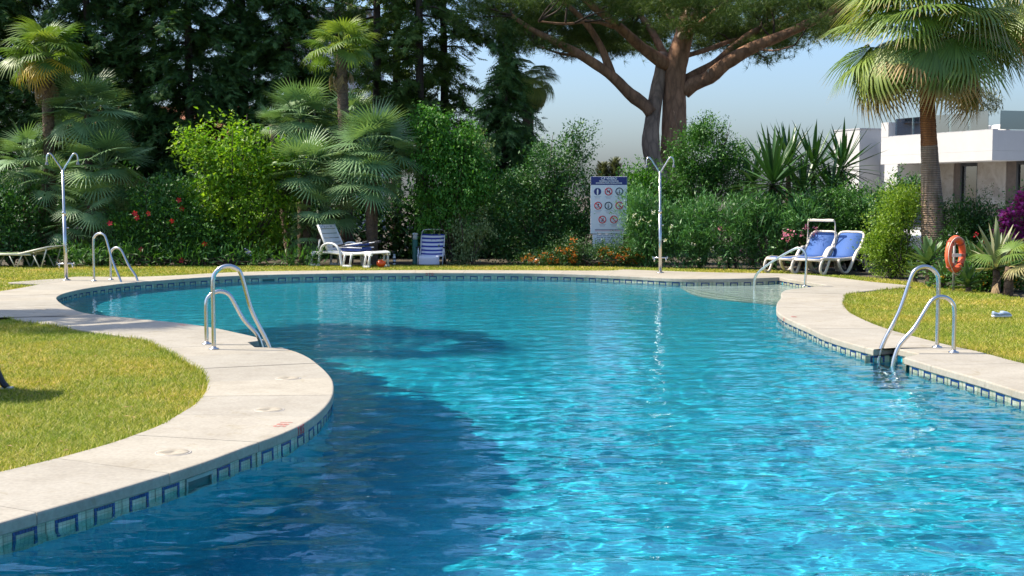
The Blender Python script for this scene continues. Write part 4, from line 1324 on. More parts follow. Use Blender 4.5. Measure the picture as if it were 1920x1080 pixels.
        # captions too small to read: rows of fine print
        for r_, (wd, cc) in enumerate(((95, blk), (70, blk), (60, red))):
            qx, qz = P(x, y + 64 + r_ * 15)
            m = MB(); m.box((qx, -0.0125, qz), (wd * W / 480.0, 0.001, 4.5 * ps)); m.build("caption", simple("caption_grey", (0.34, 0.35, 0.42), 0.6) if cc is blk else simple("caption_red", (0.62, 0.36, 0.42), 0.6), b)
    for yy, cc in ((762, blk), (778, red)):
        qx, qz = P(325, yy)
        m = MB(); m.box((qx, -0.0125, qz), (0.78 * W, 0.001, 8 * ps)); m.build("caption", simple("caption_dark", (0.16, 0.15, 0.22), 0.6) if cc is blk else simple("caption_red2", (0.5, 0.18, 0.26), 0.6), b)
    # smaller board below
    bl = Vector(at(1111, 467, Y)); tr2 = Vector(at(1168.5, 439.5, Y))
    w2 = tr2.x - bl.x; h2 = tr2.z - bl.z
    zz = (bl.z + tr2.z) / 2 + 0.07; xx = (bl.x + tr2.x) / 2 - cx
    m = MB(); m.box((xx, 0, zz), (w2, 0.02, h2), None, 0.003); b2 = m.build("lower_board", board, root)
    for k in range(7):
        zl = zz + h2 / 2 - 0.03 - k * (h2 - 0.05) / 7
        x = -w2 * 0.36
        m = MB()
        while x < w2 * 0.34:
            l = random.uniform(0.03, 0.09)
            m.box((xx + x + l / 2, -0.0105, zl), (l, 0.0012, 0.012)); x += l + 0.014
        m.build("print_row", simple("caption_dark", (0.16, 0.15, 0.22), 0.6), b2)
rules_sign()

# ---- green gate frame, bin and rail at the edge of the planting
def gate():
    Y = 29.2
    gm = simple("gate_green", (0.012, 0.06, 0.04), 0.5)
    a = Vector(at(1572, 500, Y)); b = Vector(at(1611, 410, Y))
    root = empty("garden_gate", ((a.x + b.x) / 2, Y, -0.07)); tag(root, "dark green gate frame with a white grille behind the loungers", "gate")
    w = b.x - a.x; h = b.z + 0.07
    for s in (-1, 1):
        m = MB(); m.box((s * w / 2, 0, h / 2), (0.055, 0.055, h), None, 0.005); m.build("post", gm, root)
        m = MB(); m.box((s * w * 0.36, 0.01, h / 2 - 0.05), (0.03, 0.03, h - 0.14)); m.build("leaf_stile", gm, root)
    for z in (h - 0.05, h - 0.18, 0.15):
        m = MB(); m.box((0, 0.01, z), (w - 0.06, 0.035, 0.035)); m.build("cross_bar", gm, root)
    wm = simple("grille_white", (0.55, 0.56, 0.56), 0.5)
    m = MB(); m.box((0.0, 0.05, h - 0.40), (0.16, 0.01, 0.30)); g = m.build("grille_panel", wm, root)
    for k in range(6):
        m = MB(); m.box((-0.07 + k * 0.028, 0.04, h - 0.40), (0.006, 0.012, 0.30)); m.build("grille_bar", simple("grille_dark", (0.2, 0.21, 0.21), 0.5), g)
    root2 = empty("litter_bin", (at(1618, 500, 28.2)[0], 28.2, -0.06)); tag(root2, "dark rounded litter bin between the loungers and bright bush", "bin")
    dm = simple("bin_dark", (0.02, 0.03, 0.032), 0.5)
    m = MB(); m.lathe([(0.10, 0), (0.12, 0.02), (0.13, 0.42), (0.13, 0.46)], n=18); m.build("body", dm, root2)
    m = MB(); m.lathe([(0.138, 0.46), (0.138, 0.49), (0.10, 0.54), (0.02, 0.56)], n=18); m.build("lid", dm, root2)
    p0 = Vector(at(1616, 433, 28.6)); p1 = Vector(at(1644, 449, 28.6))
    root3 = empty("stair_rail", (p0.x, 28.6, -0.07)); tag(root3, "thin dark handrail sloping down beside the green gate", "handrail")
    m = MB(); m.tube([(0, 0, p0.z + 0.07), (p1.x - p0.x, 0, p1.z + 0.07)], 0.016, 8); m.build("rail", dm, root3)
    m = MB(); m.tube([(0.01, 0, 0), (0.01, 0, p0.z + 0.07)], 0.014, 8); m.build("post", dm, root3)
    m = MB(); m.tube([(p1.x - p0.x, 0, 0), (p1.x - p0.x, 0, p1.z + 0.07)], 0.014, 8); m.build("post", dm, root3)
gate()
# ================================================================== planting
def unit(v):
    return v / np.maximum(np.linalg.norm(v, axis=-1, keepdims=True), 1e-9)
def rnd_dir(n, rng):
    return unit(rng.normal(size=(n, 3)))
def frames(d, up=None, rng=None, roll=None):
    """rotation matrices whose Y axis is d and whose Z axis leans to up"""
    n = len(d)
    if up is None: up = np.tile([0, 0, 1.0], (n, 1))
    x = np.cross(d, up); bad = np.linalg.norm(x, axis=1) < 1e-3
    x[bad] = [1, 0, 0]
    x = unit(x); z = np.cross(x, d)
    if roll is not None:
        c, s = np.cos(roll)[:, None], np.sin(roll)[:, None]
        x, z = x * c + z * s, z * c - x * s
    return np.stack([x, d, z], axis=2)
def scatter(tco, tf, R, P, S=None):
    n = len(P)
    co = np.einsum('nij,tj->nti', R, tco)
    if S is not None: co = co * S[:, None, None]
    co = co + P[:, None, :]
    T = len(tco)
    f = (tf[None] + (np.arange(n) * T)[:, None, None]).reshape(-1, tf.shape[1])
    return co.reshape(-1, 3), f
def join_np(parts):
    co, fs, off = [], [], 0
    for c, f in parts:
        co.append(c); fs.append(f + off); off += len(c)
    return np.vstack(co), np.vstack(fs)
LEAF_T = np.array([[0, 0, 0], [-0.26, 0.42, 0.07], [0, 0.5, -0.03], [0.26, 0.42, 0.07], [0, 1, -0.08]], float)
LEAF_F = np.array([[0, 2, 1], [0, 3, 2], [1, 2, 4], [2, 3, 4]])
NARROW_T = np.array([[0, 0, 0], [-0.085, 0.45, 0.02], [0.085, 0.45, 0.02], [0, 1, -0.05]], float)
NARROW_F = np.array([[0, 2, 1], [1, 2, 3]])

M_BARK = None
def bark(name, c, scale=5.0, vs=(1, 1, 0.25), strength=0.9):
    t = NT(name)
    a = t.tex("ShaderNodeTexNoise", scale, detail=8, rough=0.7, vscale=vs)
    v = t.tex("ShaderNodeTexVoronoi", scale * 1.5, vscale=vs); v.feature = 'DISTANCE_TO_EDGE'
    r = t.ramp(a.outputs['Fac'], [(0.25, [x * 0.45 for x in c]), (0.5, c), (0.75, [min(1, x * 1.5) for x in c])])
    r2 = t.ramp(v.outputs['Distance'], [(0.0, 0.62), (0.08, 0.98), (0.4, 1.12)])
    t.l.new(t.mix(1.0, r.outputs[0], r2.outputs[0], 'MULTIPLY'), t.p.inputs['Base Color'])
    t.p.inputs['Roughness'].default_value = 0.9
    t.bump(a.outputs['Fac'], strength, 0.06)
    return t.m
M_BARK = bark("bark_dark", (0.085, 0.06, 0.045))
M_PINEBARK = bark("bark_pine", (0.36, 0.195, 0.115), 3.2, (1, 1, 0.35), 1.0)
M_GREYBARK = bark("bark_grey", (0.34, 0.235, 0.175), 3.2, (1, 1, 0.35), 1.0)

def limb(m, pts, r0, r1, n=9, wob=0.0):
    c = catmull(pts, 0.18)
    k = len(c)
    rad = [r0 + (r1 - r0) * (i / (k - 1)) ** 0.9 for i in range(k)]
    if wob > 0:
        rad = [r * (1 + wob * mnoise.noise(Vector(p) * 2.3)) for r, p in zip(rad, c)]
    m.tube([Vector(p) for p in c], rad, n)

# ---------------------------------------------------------------- leafy shrubs and small trees
def shrub(name, label, cat, Y, lobes, mat, leaf=0.09, tips=700, per=10, seed=1, narrow=False, droop=0.0, spread=0.13, depth=0.8, group=None, stems=5, base=None, upright=0.3, shell=0.62, gaps=0.22, shoots=0.07, shoot_len=0.38):
    """lobes: measured (x, y, rx, ry[, dY]) in photo pixels at the distance Y; leaves grow in tufts on the twig ends"""
    rng = np.random.default_rng(seed)
    sc = Y / FPX
    L = []
    for lb in lobes:
        x, y, rx, ry = lb[:4]; dY = lb[4] if len(lb) > 4 else 0.0
        c = at(x, y, Y + dY)
        L.append((c, np.array([rx * sc, rx * sc * depth, ry * sc])))
    wts = np.array([l[1][0] * l[1][2] for l in L]); wts /= wts.sum()
    bx = np.mean([l[0][0] for l in L]) if base is None else at(base, 400, Y)[0]
    root = empty(name, (bx, Y, -0.07)); tag(root, label, cat, group)
    O = np.array([bx, Y, -0.07])
    k = rng.choice(len(L), tips, p=wts)
    d = rnd_dir(tips, rng)
    rr = rng.uniform(shell ** 2, 1.0, tips) ** 0.5
    # lumpy outline
    lump = np.array([0.80 + 0.34 * mnoise.noise(Vector(v * 2.1) + Vector((seed * 3.1, 0, int(kk) * 5.7))) * 1.4 for v, kk in zip(d, k)])
    C = np.array([L[i][0] for i in k]); Rr = np.array([L[i][1] for i in k])
    T = C + d * Rr * (rr * (lump + 0.1))[:, None]
    gap = np.array([mnoise.noise(Vector(t_) * 1.9 + Vector((seed * 1.7, 0, 0))) for t_ in T])
    keep = gap > np.quantile(gap, gaps)
    T, d, k = T[keep], d[keep], k[keep]
    # young shoots that break the outline
    ns = int(len(T) * shoots)
    if ns:
        j = rng.choice(len(T), ns, replace=False)
        sd_ = unit(d[j] * 0.8 + rng.normal(size=(ns, 3)) * 0.35 + np.array([0, 0, 0.55 - 1.2 * droop]))
        for q_ in (0.10, 0.20, 0.30, 0.40):
            T = np.vstack([T, T[j] + sd_ * (q_ * shoot_len / 0.4)]); d = np.vstack([d, sd_])
    T[:, 2] = np.maximum(T[:, 2], 0.02)
    tips = len(T)
    pert = np.full(tips, 1.0)
    if ns: pert[-4 * ns:] = 0.45
    n = tips * per
    tip = np.repeat(T, per, 0); out = np.repeat(d, per, 0)
    P = tip + rng.normal(size=(n, 3)) * spread * np.array([1, 1, 0.75]) * np.repeat(pert, per)[:, None]
    P[:, 2] = np.maximum(P[:, 2], -0.02)
    ld = unit(out * 0.55 + rng.normal(size=(n, 3)) * 0.62 + np.array([0, 0, upright - droop]))
    if droop > 0: ld[:, 2] -= droop; ld = unit(ld)
    Rm = frames(ld, roll=rng.normal(0, 0.6, n))
    S = leaf * rng.uniform(0.5, 1.35, n) * np.repeat(np.sqrt(pert), per)
    tc, tf = (NARROW_T, NARROW_F) if narrow else (LEAF_T, LEAF_F)
    co, f = scatter(tc, tf, Rm, P - O, S)
    crown = obj("crown", mesh_np("crown", co, f), mat, root)
    # stems and branches
    m = MB()
    for i, (c, r) in enumerate(L):
        c0 = np.array([rng.normal(0, 0.10), rng.normal(0, 0.10), 0.0])
        e = c - O
        for s in range(stems):
            tgt = e + rng.normal(size=3) * r * 0.45
            if tgt[2] < 0.15: continue
            mid = (c0 + tgt) / 2 + rng.normal(size=3) * 0.12; mid[2] = tgt[2] * 0.55
            limb(m, [c0, c0 * 0.7 + mid * 0.3 + [0, 0, 0.1], mid, tgt], max(0.012, 0.02 * r[2] + 0.012), 0.006, 5)
    m.build("branches", M_BARK, root)
    return root, T[:len(T) - 4 * ns]

LM_CITRUS = leaf_mat("leaf_lime", [(0.0863, 0.2059, 0.0172), (0.1487, 0.3088, 0.0215), (0.2015, 0.3634, 0.03), (0.2878, 0.4118, 0.0429)], 0.45, 0.45)
LM_DARK = leaf_mat("leaf_dark", [(0.0213, 0.0724, 0.017), (0.0383, 0.117, 0.0255), (0.0638, 0.166, 0.034)], 0.52, 0.2, 0.5)
LM_GLOSS = leaf_mat("leaf_glossy", [(0.0243, 0.0914, 0.0203), (0.0447, 0.1421, 0.0304), (0.0812, 0.2029, 0.0447)], 0.52, 0.2, 0.55)
LM_HIB = leaf_mat("leaf_hibiscus", [(0.0325, 0.1117, 0.0243), (0.0609, 0.1725, 0.0325), (0.1015, 0.2436, 0.0407)], 0.52, 0.25)
LM_FICUS = leaf_mat("leaf_ficus", [(0.0438, 0.1562, 0.0187), (0.0703, 0.2188, 0.025), (0.1172, 0.2812, 0.0312)], 0.52, 0.3)
LM_VARI = leaf_mat("leaf_variegated", [(0.15, 0.2375, 0.0875), (0.25, 0.3375, 0.1375), (0.4, 0.475, 0.25)], 0.45, 0.3)
LM_OLE = leaf_mat("leaf_oleander", [(0.0447, 0.1421, 0.0447), (0.0812, 0.2233, 0.0609), (0.1421, 0.3045, 0.0914)], 0.45, 0.22)
LM_BRIGHT = leaf_mat("leaf_bright", [(0.125, 0.2375, 0.0225), (0.2, 0.325, 0.0312), (0.3125, 0.425, 0.0625)], 0.45, 0.34)
LM_OLIVE = leaf_mat("leaf_olive", [(0.09, 0.11, 0.06), (0.15, 0.17, 0.1)], 0.5, 0.2)
LM_LANT = leaf_mat("leaf_lantana", [(0.029, 0.087, 0.0174), (0.058, 0.1377, 0.0261)], 0.5, 0.2)

# behind: a dark hedge that closes the gaps
for i, (x, y, rx, ry, lab) in enumerate(((110, 400, 190, 120, "dark evergreen hedge behind the left fan palms"), (400, 420, 200, 110, "dark evergreen hedge behind the lime-green tree"), (700, 420, 180, 110, "dark evergreen hedge behind the striped beach chair"), (960, 415, 130, 90, "dark evergreen hedge behind the rules sign, left part"), (1560, 420, 120, 80, "dark evergreen hedge behind the green gate"))):
    shrub("hedge", lab, "hedge", 34.5, [(x, y, rx, ry), (x - rx * 0.6, y + 20, rx * 0.5, ry * 0.8), (x + rx * 0.6, y + 20, rx * 0.5, ry * 0.8)], LM_DARK, 0.14, 1500, 9, 60 + i, shell=0.3, depth=0.4, spread=0.2, stems=2)

shrub("hedge", "clipped dark green hedge behind the green lounger", "hedge", 30.2, [(30, 420, 70, 85), (-40, 410, 70, 95), (75, 450, 45, 48)], LM_GLOSS, 0.085, 1500, 11, 2)
shrub("citrus_tree", "rounded lime-green tree with sunlit yellowish leaves", "tree", 30.6, [(430, 300, 78, 85), (400, 380, 72, 85), (480, 380, 78, 90), (445, 440, 85, 50), (520, 330, 40, 60), (370, 280, 35, 40)], LM_CITRUS, 0.115, 1500, 9, 3, droop=0.25, spread=0.15)
_, T = shrub("hibiscus_bush", "dark hibiscus bush with red flowers under the lime-green tree", "bush", 30.0, [(330, 430, 70, 60), (260, 440, 55, 55), (390, 455, 50, 40), (300, 370, 50, 40), (215, 450, 40, 45)], LM_HIB, 0.085, 1500, 10, 4)
hib = _
shrub("ficus_tree", "fresh green drooping tree behind the striped chair", "tree", 30.8, [(805, 235, 30, 36), (815, 300, 48, 60), (850, 340, 62, 80), (870, 270, 38, 46), (815, 390, 45, 50), (890, 330, 34, 50)], LM_FICUS, 0.085, 1900, 11, 5, droop=0.6, spread=0.12)
shrub("variegated_ficus", "pale cream-green variegated bush at the foot of the drooping tree", "bush", 30.7, [(858, 440, 40, 46), (880, 420, 35, 40), (890, 300, 22, 55, 0.4), (862, 472, 32, 22)], LM_VARI, 0.06, 1100, 12, 6, droop=0.6, spread=0.10)
shrub("dark_shrub", "tall glossy dark shrub left of the rules sign", "bush", 31.2, [(1050, 300, 55, 62), (1075, 380, 60, 70), (1000, 400, 70, 80), (950, 380, 48, 60), (1010, 330, 40, 50), (960, 455, 70, 45), (1060, 450, 65, 45), (1085, 260, 26, 30)], LM_GLOSS, 0.075, 2600, 11, 7)
shrub("laurel_bush", "mid-green bush between the rules sign and shower", "bush", 31.6, [(1208, 365, 44, 48), (1180, 420, 40, 60), (1190, 345, 32, 26)], LM_FICUS, 0.08, 900, 10, 8)
shrub("oleander_tree", "tall dark bushy tree right of the steel shower", "tree", 31.4, [(1320, 285, 62, 58), (1290, 340, 55, 60), (1370, 330, 50, 60), (1340, 250, 42, 30), (1270, 400, 50, 60)], LM_HIB, 0.075, 2200, 11, 9, narrow=False)
OLE = []
for i, (lb, lab) in enumerate((([(1225, 440, 48, 62), (1200, 400, 30, 40)], "oleander bush with white flowers around the steel shower"), ([(1295, 455, 52, 48), (1320, 420, 40, 45)], "middle oleander bush of the row, right of the shower"), ([(1370, 450, 55, 50), (1390, 410, 40, 40)], "oleander bush with pink blooms under the spiky yucca"), ([(1440, 450, 48, 48), (1425, 410, 35, 40)], "oleander bush just left of the blue loungers"), ([(1520, 450, 45, 45), (1500, 410, 40, 35)], "pink oleander bush behind the blue loungers"))):
    r_, T_ = shrub("oleander_bush", lab, "bush", 29.6 - 0.25 * i, lb, LM_OLE, 0.135, 760, 11, 20 + i, narrow=True, upright=0.5, group="oleander bushes along the lawn")
    OLE.append((r_, T_))
shrub("dark_bush", "dense dark bush behind the green gate", "bush", 28.6, [(1600, 395, 50, 50), (1640, 420, 45, 55), (1560, 400, 40, 45), (1590, 450, 60, 45)], LM_HIB, 0.06, 1700, 11, 31)
shrub("bright_bush", "sunny light-green bush left of the big palm trunk", "bush", 25.9, [(1680, 430, 40, 58), (1662, 470, 36, 45), (1695, 385, 26, 35), (1680, 492, 40, 28)], LM_BRIGHT, 0.055, 1500, 11, 32, upright=0.6)
shrub("pittosporum_bush", "dark spotted bush right of the big palm trunk", "bush", 25.4, [(1810, 430, 50, 50), (1860, 430, 45, 42), (1790, 460, 40, 40), (1900, 470, 40, 40)], LM_LANT, 0.06, 1700, 10, 33)
r_, BT = shrub("bougainvillea", "magenta bougainvillea at the right edge", "bush", 24.6, [(1903, 418, 34, 42), (1925, 388, 32, 32), (1893, 452, 26, 26)], LM_HIB, 0.06, 420, 8, 34)
BOUG = (r_, BT)
r_, LT = shrub("lantana", "low lantana with orange flowers below the rules sign", "flower bed", 29.7, [(1100, 478, 55, 22), (1150, 480, 42, 20), (1060, 482, 45, 18), (1010, 487, 40, 11), (1185, 482, 30, 18), (1085, 462, 22, 20)], LM_LANT, 0.05, 1500, 10, 35)
LANT = (r_, LT)
r_, T2 = shrub("marigold_bush", "flowering bush with yellow-orange heads at the right edge", "flower bed", 22.4, [(1905, 500, 30, 30), (1860, 505, 25, 25), (1800, 520, 60, 16), (1880, 530, 60, 16)], LM_HIB, 0.06, 900, 9, 36)
MARI = (r_, T2)
shrub("young_bush", "loose leafy shrub behind the bright bush by the house", "bush", 27.5, [(1690, 365, 34, 26), (1660, 385, 26, 22)], LM_GLOSS, 0.09, 280, 8, 37)
shrub("low_ground_cover", "strappy dark ground cover at the foot of the left palms", "bush", 29.55, [(150, 480, 70, 18), (250, 482, 60, 16), (350, 484, 60, 14), (450, 484, 60, 14), (560, 484, 40, 14)], LM_HIB, 0.16, 800, 6, 38, narrow=True, upright=0.6)

# ---- flowers
def flower_mesh(name, petals, size, mat):
    co, f = [], []
    for k in range(petals):
        a = 2 * PI * k / petals
        for u, v, z in ((0, 0, 0), (-0.3, 0.55, 0.15), (-0.22, 0.95, 0.22), (0.22, 0.95, 0.22), (0.3, 0.55, 0.15)):
            x, y = u * math.cos(a) - v * math.sin(a), u * math.sin(a) + v * math.cos(a)
            co.append((x * size, y * size, z * size))
        b = k * 5; f += [(b, b + 1, b + 4), (b + 1, b + 2, b + 4), (b + 2, b + 3, b + 4)]
    me = mesh_np(name, co, np.array(f)); me.materials.append(mat)
    return me
M_FRED = leaf_mat("petal_red", [(0.55, 0.015, 0.03), (0.68, 0.03, 0.06)], 0.5, 0.3)
M_FPINK = leaf_mat("petal_pink", [(0.62, 0.16, 0.34), (0.75, 0.35, 0.5)], 0.5, 0.3)
M_FWHITE = leaf_mat("petal_white", [(0.7, 0.72, 0.66), (0.8, 0.8, 0.74)], 0.5, 0.3)
M_FORANGE = leaf_mat("petal_orange", [(0.65, 0.10, 0.01), (0.75, 0.24, 0.02), (0.8, 0.38, 0.05)], 0.5, 0.2)
M_FMAG = leaf_mat("petal_magenta", [(0.38, 0.02, 0.28), (0.52, 0.04, 0.42), (0.62, 0.12, 0.5)], 0.5, 0.35)
M_FYEL = leaf_mat("petal_yellow", [(0.75, 0.36, 0.03), (0.8, 0.5, 0.06)], 0.5, 0.2)
fm_red = flower_mesh("flower", 5, 0.065, M_FRED)
def place_flower(parent, me, x, y, Y, rng, name="flower"):
    o = bpy.data.objects.new(name, me); link(o, parent)
    o.location = Vector(at(x, y, Y)) - parent.location
    o.rotation_euler = (PI / 2 + rng.uniform(-0.5, 0.5), rng.uniform(-0.5, 0.5), rng.uniform(-0.5, 0.5))
    return o
rngf = np.random.default_rng(3)
for x, y in ((206, 419), (257, 408), (253, 400), (265, 468), (340, 488), (384, 457), (279, 400), (323, 414), (341, 391), (335, 375)):
    place_flower(hib, fm_red, x, y, 29.35 if y > 395 else 29.7, rngf)
def flower_heads(parent, name, pts, mat, rad, petals, rng, kind=True):
    """clusters of tiny petals, joined because single petals cannot be told apart"""
    tco = np.array([[0, 0, 0], [-0.5, 0.8, 0.1], [0.5, 0.8, 0.1]], float); tf = np.array([[0, 2, 1]])
    n = len(pts) * petals
    P = np.repeat(np.array(pts), petals, 0) + rng.normal(size=(n, 3)) * rad * 0.5
    d = rnd_dir(n, rng)
    co, f = scatter(tco, tf, frames(d), P, np.full(n, rad * 0.75))
    o = obj(name, mesh_np(name, co - np.array(parent.location)[None], f), mat, parent)
    o["kind"] = "stuff"
    return o
def front(T, n, rng, Y):
    k = T[T[:, 1] < np.median(T[:, 1])]
    s = k[rng.choice(len(k), min(n, len(k)), replace=False)].copy()
    s[:, 1] -= 0.06; s[:, 2] += 0.03
    return s
flower_heads(LANT[0], "flower_heads", front(LANT[1], 130, rngf, 0), M_FORANGE, 0.045, 16, rngf)
flower_heads(BOUG[0], "flower_heads", np.vstack([front(BOUG[1], 200, rngf, 0), BOUG[1][:80]]), M_FMAG, 0.11, 26, rngf)
flower_heads(MARI[0], "flower_heads", front(MARI[1], 22, rngf, 0), M_FYEL, 0.05, 18, rngf)
for x, y, r in ((1470, 442, 0.07), (1483, 438, 0.07), (1478, 450, 0.055), (1511, 428, 0.06), (1530, 429, 0.05), (1533, 440, 0.06), (1525, 441, 0.05), (1547, 437, 0.05), (1558, 450, 0.07), (1556, 443, 0.06), (1502, 440, 0.05)):
    par = OLE[4][0] if x > 1490 else OLE[3][0]
    p = np.array([at(x, y, 28.0)]); p[:, 1] += 0.0
    flower_heads(par, "flower_cluster", p, M_FPINK, r, 22, rngf, False)
for x, y in ((1195, 420), (1202, 410), (1260, 425), (1217, 415), (1247, 450), (1190, 405), (1300, 460), (1335, 470), (1225, 398), (1310, 500 - 14), (1350, 430), (1390, 470)):
    par = OLE[0][0] if x < 1270 else OLE[1][0] if x < 1340 else OLE[2][0]
    flower_heads(par, "flower_cluster", np.array([at(x, y, 28.7)]), M_FWHITE if x < 1345 else M_FPINK, 0.05, 14, rngf, False)
for x, y in ((1868, 447), (1880, 466), (1830, 440), (1845, 452)):
    flower_heads(MARI[0], "flower_cluster", np.array([at(x, y, 22.6)]), M_FRED if x < 1850 else M_FORANGE, 0.045, 14, rngf, False)
iris = flower_heads(hib, "blue_flower", np.array([at(465, 474, 29.4)]), leaf_mat("petal_blue", [(0.2, 0.22, 0.6), (0.3, 0.32, 0.7)], 0.5, 0.3), 0.06, 24, rngf, False)

# ---------------------------------------------------------------- conifers
LM_CON = leaf_mat("needles_dark", [(0.046, 0.1048, 0.035), (0.072, 0.1513, 0.0436), (0.118, 0.2037, 0.0523)], 0.6, 0.16, 0.25)
LM_CON2 = leaf_mat("needles_mid", [(0.06, 0.1258, 0.0291), (0.0983, 0.1731, 0.0374), (0.1639, 0.236, 0.0539)], 0.6, 0.22, 0.25)
# one small flat spray of scale leaves
SPR_T, SPR_F = [], []
for k in range(5):
    y0 = 0.12 + k * 0.18
    for s in (-1, 1):
        b = len(SPR_T)
        SPR_T += [(0, y0, 0), (s * 0.34 * (1.1 - k * 0.14), y0 + 0.22, -0.06), (s * 0.10, y0 + 0.24, 0.0)]
        SPR_F.append((b, b + 1, b + 2))
b = len(SPR_T); SPR_T += [(-0.05, 0, 0), (0.05, 0, 0), (0, 1.1, -0.05)]; SPR_F.append((b, b + 1, b + 2))
SPR_T = np.array(SPR_T, float); SPR_F = np.array(SPR_F)
def conifer_meshes(H, R, z0, nb, seed, dens=13, droop=0.5, spray=0.34, sparse=0.0, taper=0.75):
    """foliage and trunk of a conifer of height H with boughs from z0 upward"""
    rng = np.random.default_rng(seed)
    P, D, S = [], [], []
    m = MB()
    limb(m, [(0, 0, 0), (rng.normal(0, .05), rng.normal(0, .05), H * 0.4), (rng.normal(0, .1), rng.normal(0, .1), H * 0.75), (0, 0, H)], 0.17, 0.03, 8, 0.15)
    for i in range(nb):
        u = (i + rng.uniform(0, 1)) / nb
        z = z0 + (H - z0) * u
        if rng.uniform() < sparse: continue
        Lb = R * (1 - u ** 1.6 * taper) * rng.uniform(0.55, 1.12)
        az = rng.uniform(0, 2 * PI)
        h = np.array([math.cos(az), math.sin(az), 0])
        k = max(4, int(Lb * dens))
        t = np.linspace(0.14, 1.0, k)
        rise = rng.uniform(0.0, 0.35)
        pts = h[None] * (t * Lb)[:, None]
        pts[:, 2] = z + rise * t * Lb - droop * (t ** 2) * Lb
        if i % 2 == 0 and Lb > 0.5:
            limb(m, [(0, 0, z), tuple(pts[k // 2]), tuple(pts[int(k * 0.85)])], 0.035, 0.008, 4)
        side = np.cross(h, [0, 0, 1])
        for s in (-1, 0, 1):
            dd = unit(h[None] * rng.uniform(0.3, 1.0, (k, 1)) + side[None] * s * rng.uniform(0.5, 1.1, (k, 1)) + np.array([0, 0, -0.15 - droop * 0.7])[None] * rng.uniform(0.2, 1.6, (k, 1)) + rng.normal(size=(k, 3)) * 0.25)
            P.append(pts + rng.normal(size=(k, 3)) * 0.07); D.append(dd); S.append(spray * rng.uniform(0.6, 1.25, k) * (1.1 - 0.35 * t))
    P = np.vstack(P); D = np.vstack(D); S = np.concatenate(S)
    co, f = scatter(SPR_T, SPR_F, frames(D, roll=rng.normal(0, 0.5, len(D))), P, S)
    return mesh_np("crown", co, f), m.mesh("trunk")
CON = [conifer_meshes(16.5, 2.4, 1.3, 250, 101, spray=0.35, dens=14), conifer_meshes(17.5, 2.2, 1.6, 255, 102, droop=0.8, spray=0.34, dens=14), conifer_meshes(15.5, 1.8, 2.6, 120, 103, dens=10, sparse=0.1, spray=0.36), conifer_meshes(6.3, 1.75, 1.2, 120, 104, dens=14, droop=0.75, taper=0.95)]
for i, (c, t) in enumerate(CON):
    c.materials.append(LM_CON2 if i == 2 else LM_CON); t.materials.append(M_BARK)
def conifer(kind, px, Y, label, sc=1.0, rz=0.0, group="tall dark conifers behind the planting"):
    x = at(px, 400, Y)[0]
    root = empty("conifer_tree", (x, Y, -0.07), rz, sc * (0.86 if kind < 2 else 1.0)); tag(root, label, "tree", group)
    obj("crown", CON[kind][0], None, root); obj("trunk", CON[kind][1], None, root)
    return root
for k, px, Y, sc, rz, lab in (
    (0, -40, 37.0, 1.0, 0.3, "tall dark conifer at the extreme left edge"),
    (1, 60, 38.5, 1.0, 1.1, "tall dark conifer straight behind the left trunked palm"),
    (0, 165, 37.0, 1.05, 2.0, "tall dark conifer just right of the left trunked palm"),
    (1, 265, 38.0, 1.0, 3.1, "tall dark conifer between the left palm and lime-green tree"),
    (0, 360, 37.0, 1.1, 4.0, "tall dark conifer above the left side of the lime-green tree"),
    (1, 455, 38.0, 1.0, 5.2, "tall dark conifer above the middle of the lime-green tree"),
    (0, 540, 37.2, 0.98, 0.9, "tall dark conifer left of the gap showing the white building"),
    (2, 705, 38.5, 1.0, 0.2, "thin open conifer right of the palm with dead fronds"),
    (2, 742, 40.5, 1.05, 1.7, "second thin open conifer right of the palm with dead fronds"),
    (2, 790, 38.0, 1.0, 2.9, "thin open conifer above the striped beach chair"),
    (2, 838, 39.5, 1.02, 4.4, "thin open conifer nearest the drooping cedar"),
    (2, 640, 43.0, 1.0, 5.0, "thin conifer behind the palm with dead fronds"),
    (3, 945, 36.5, 1.0, 2.2, "short drooping cedar with its edge against the sky")):
    conifer(k, px, Y, lab, sc, rz)

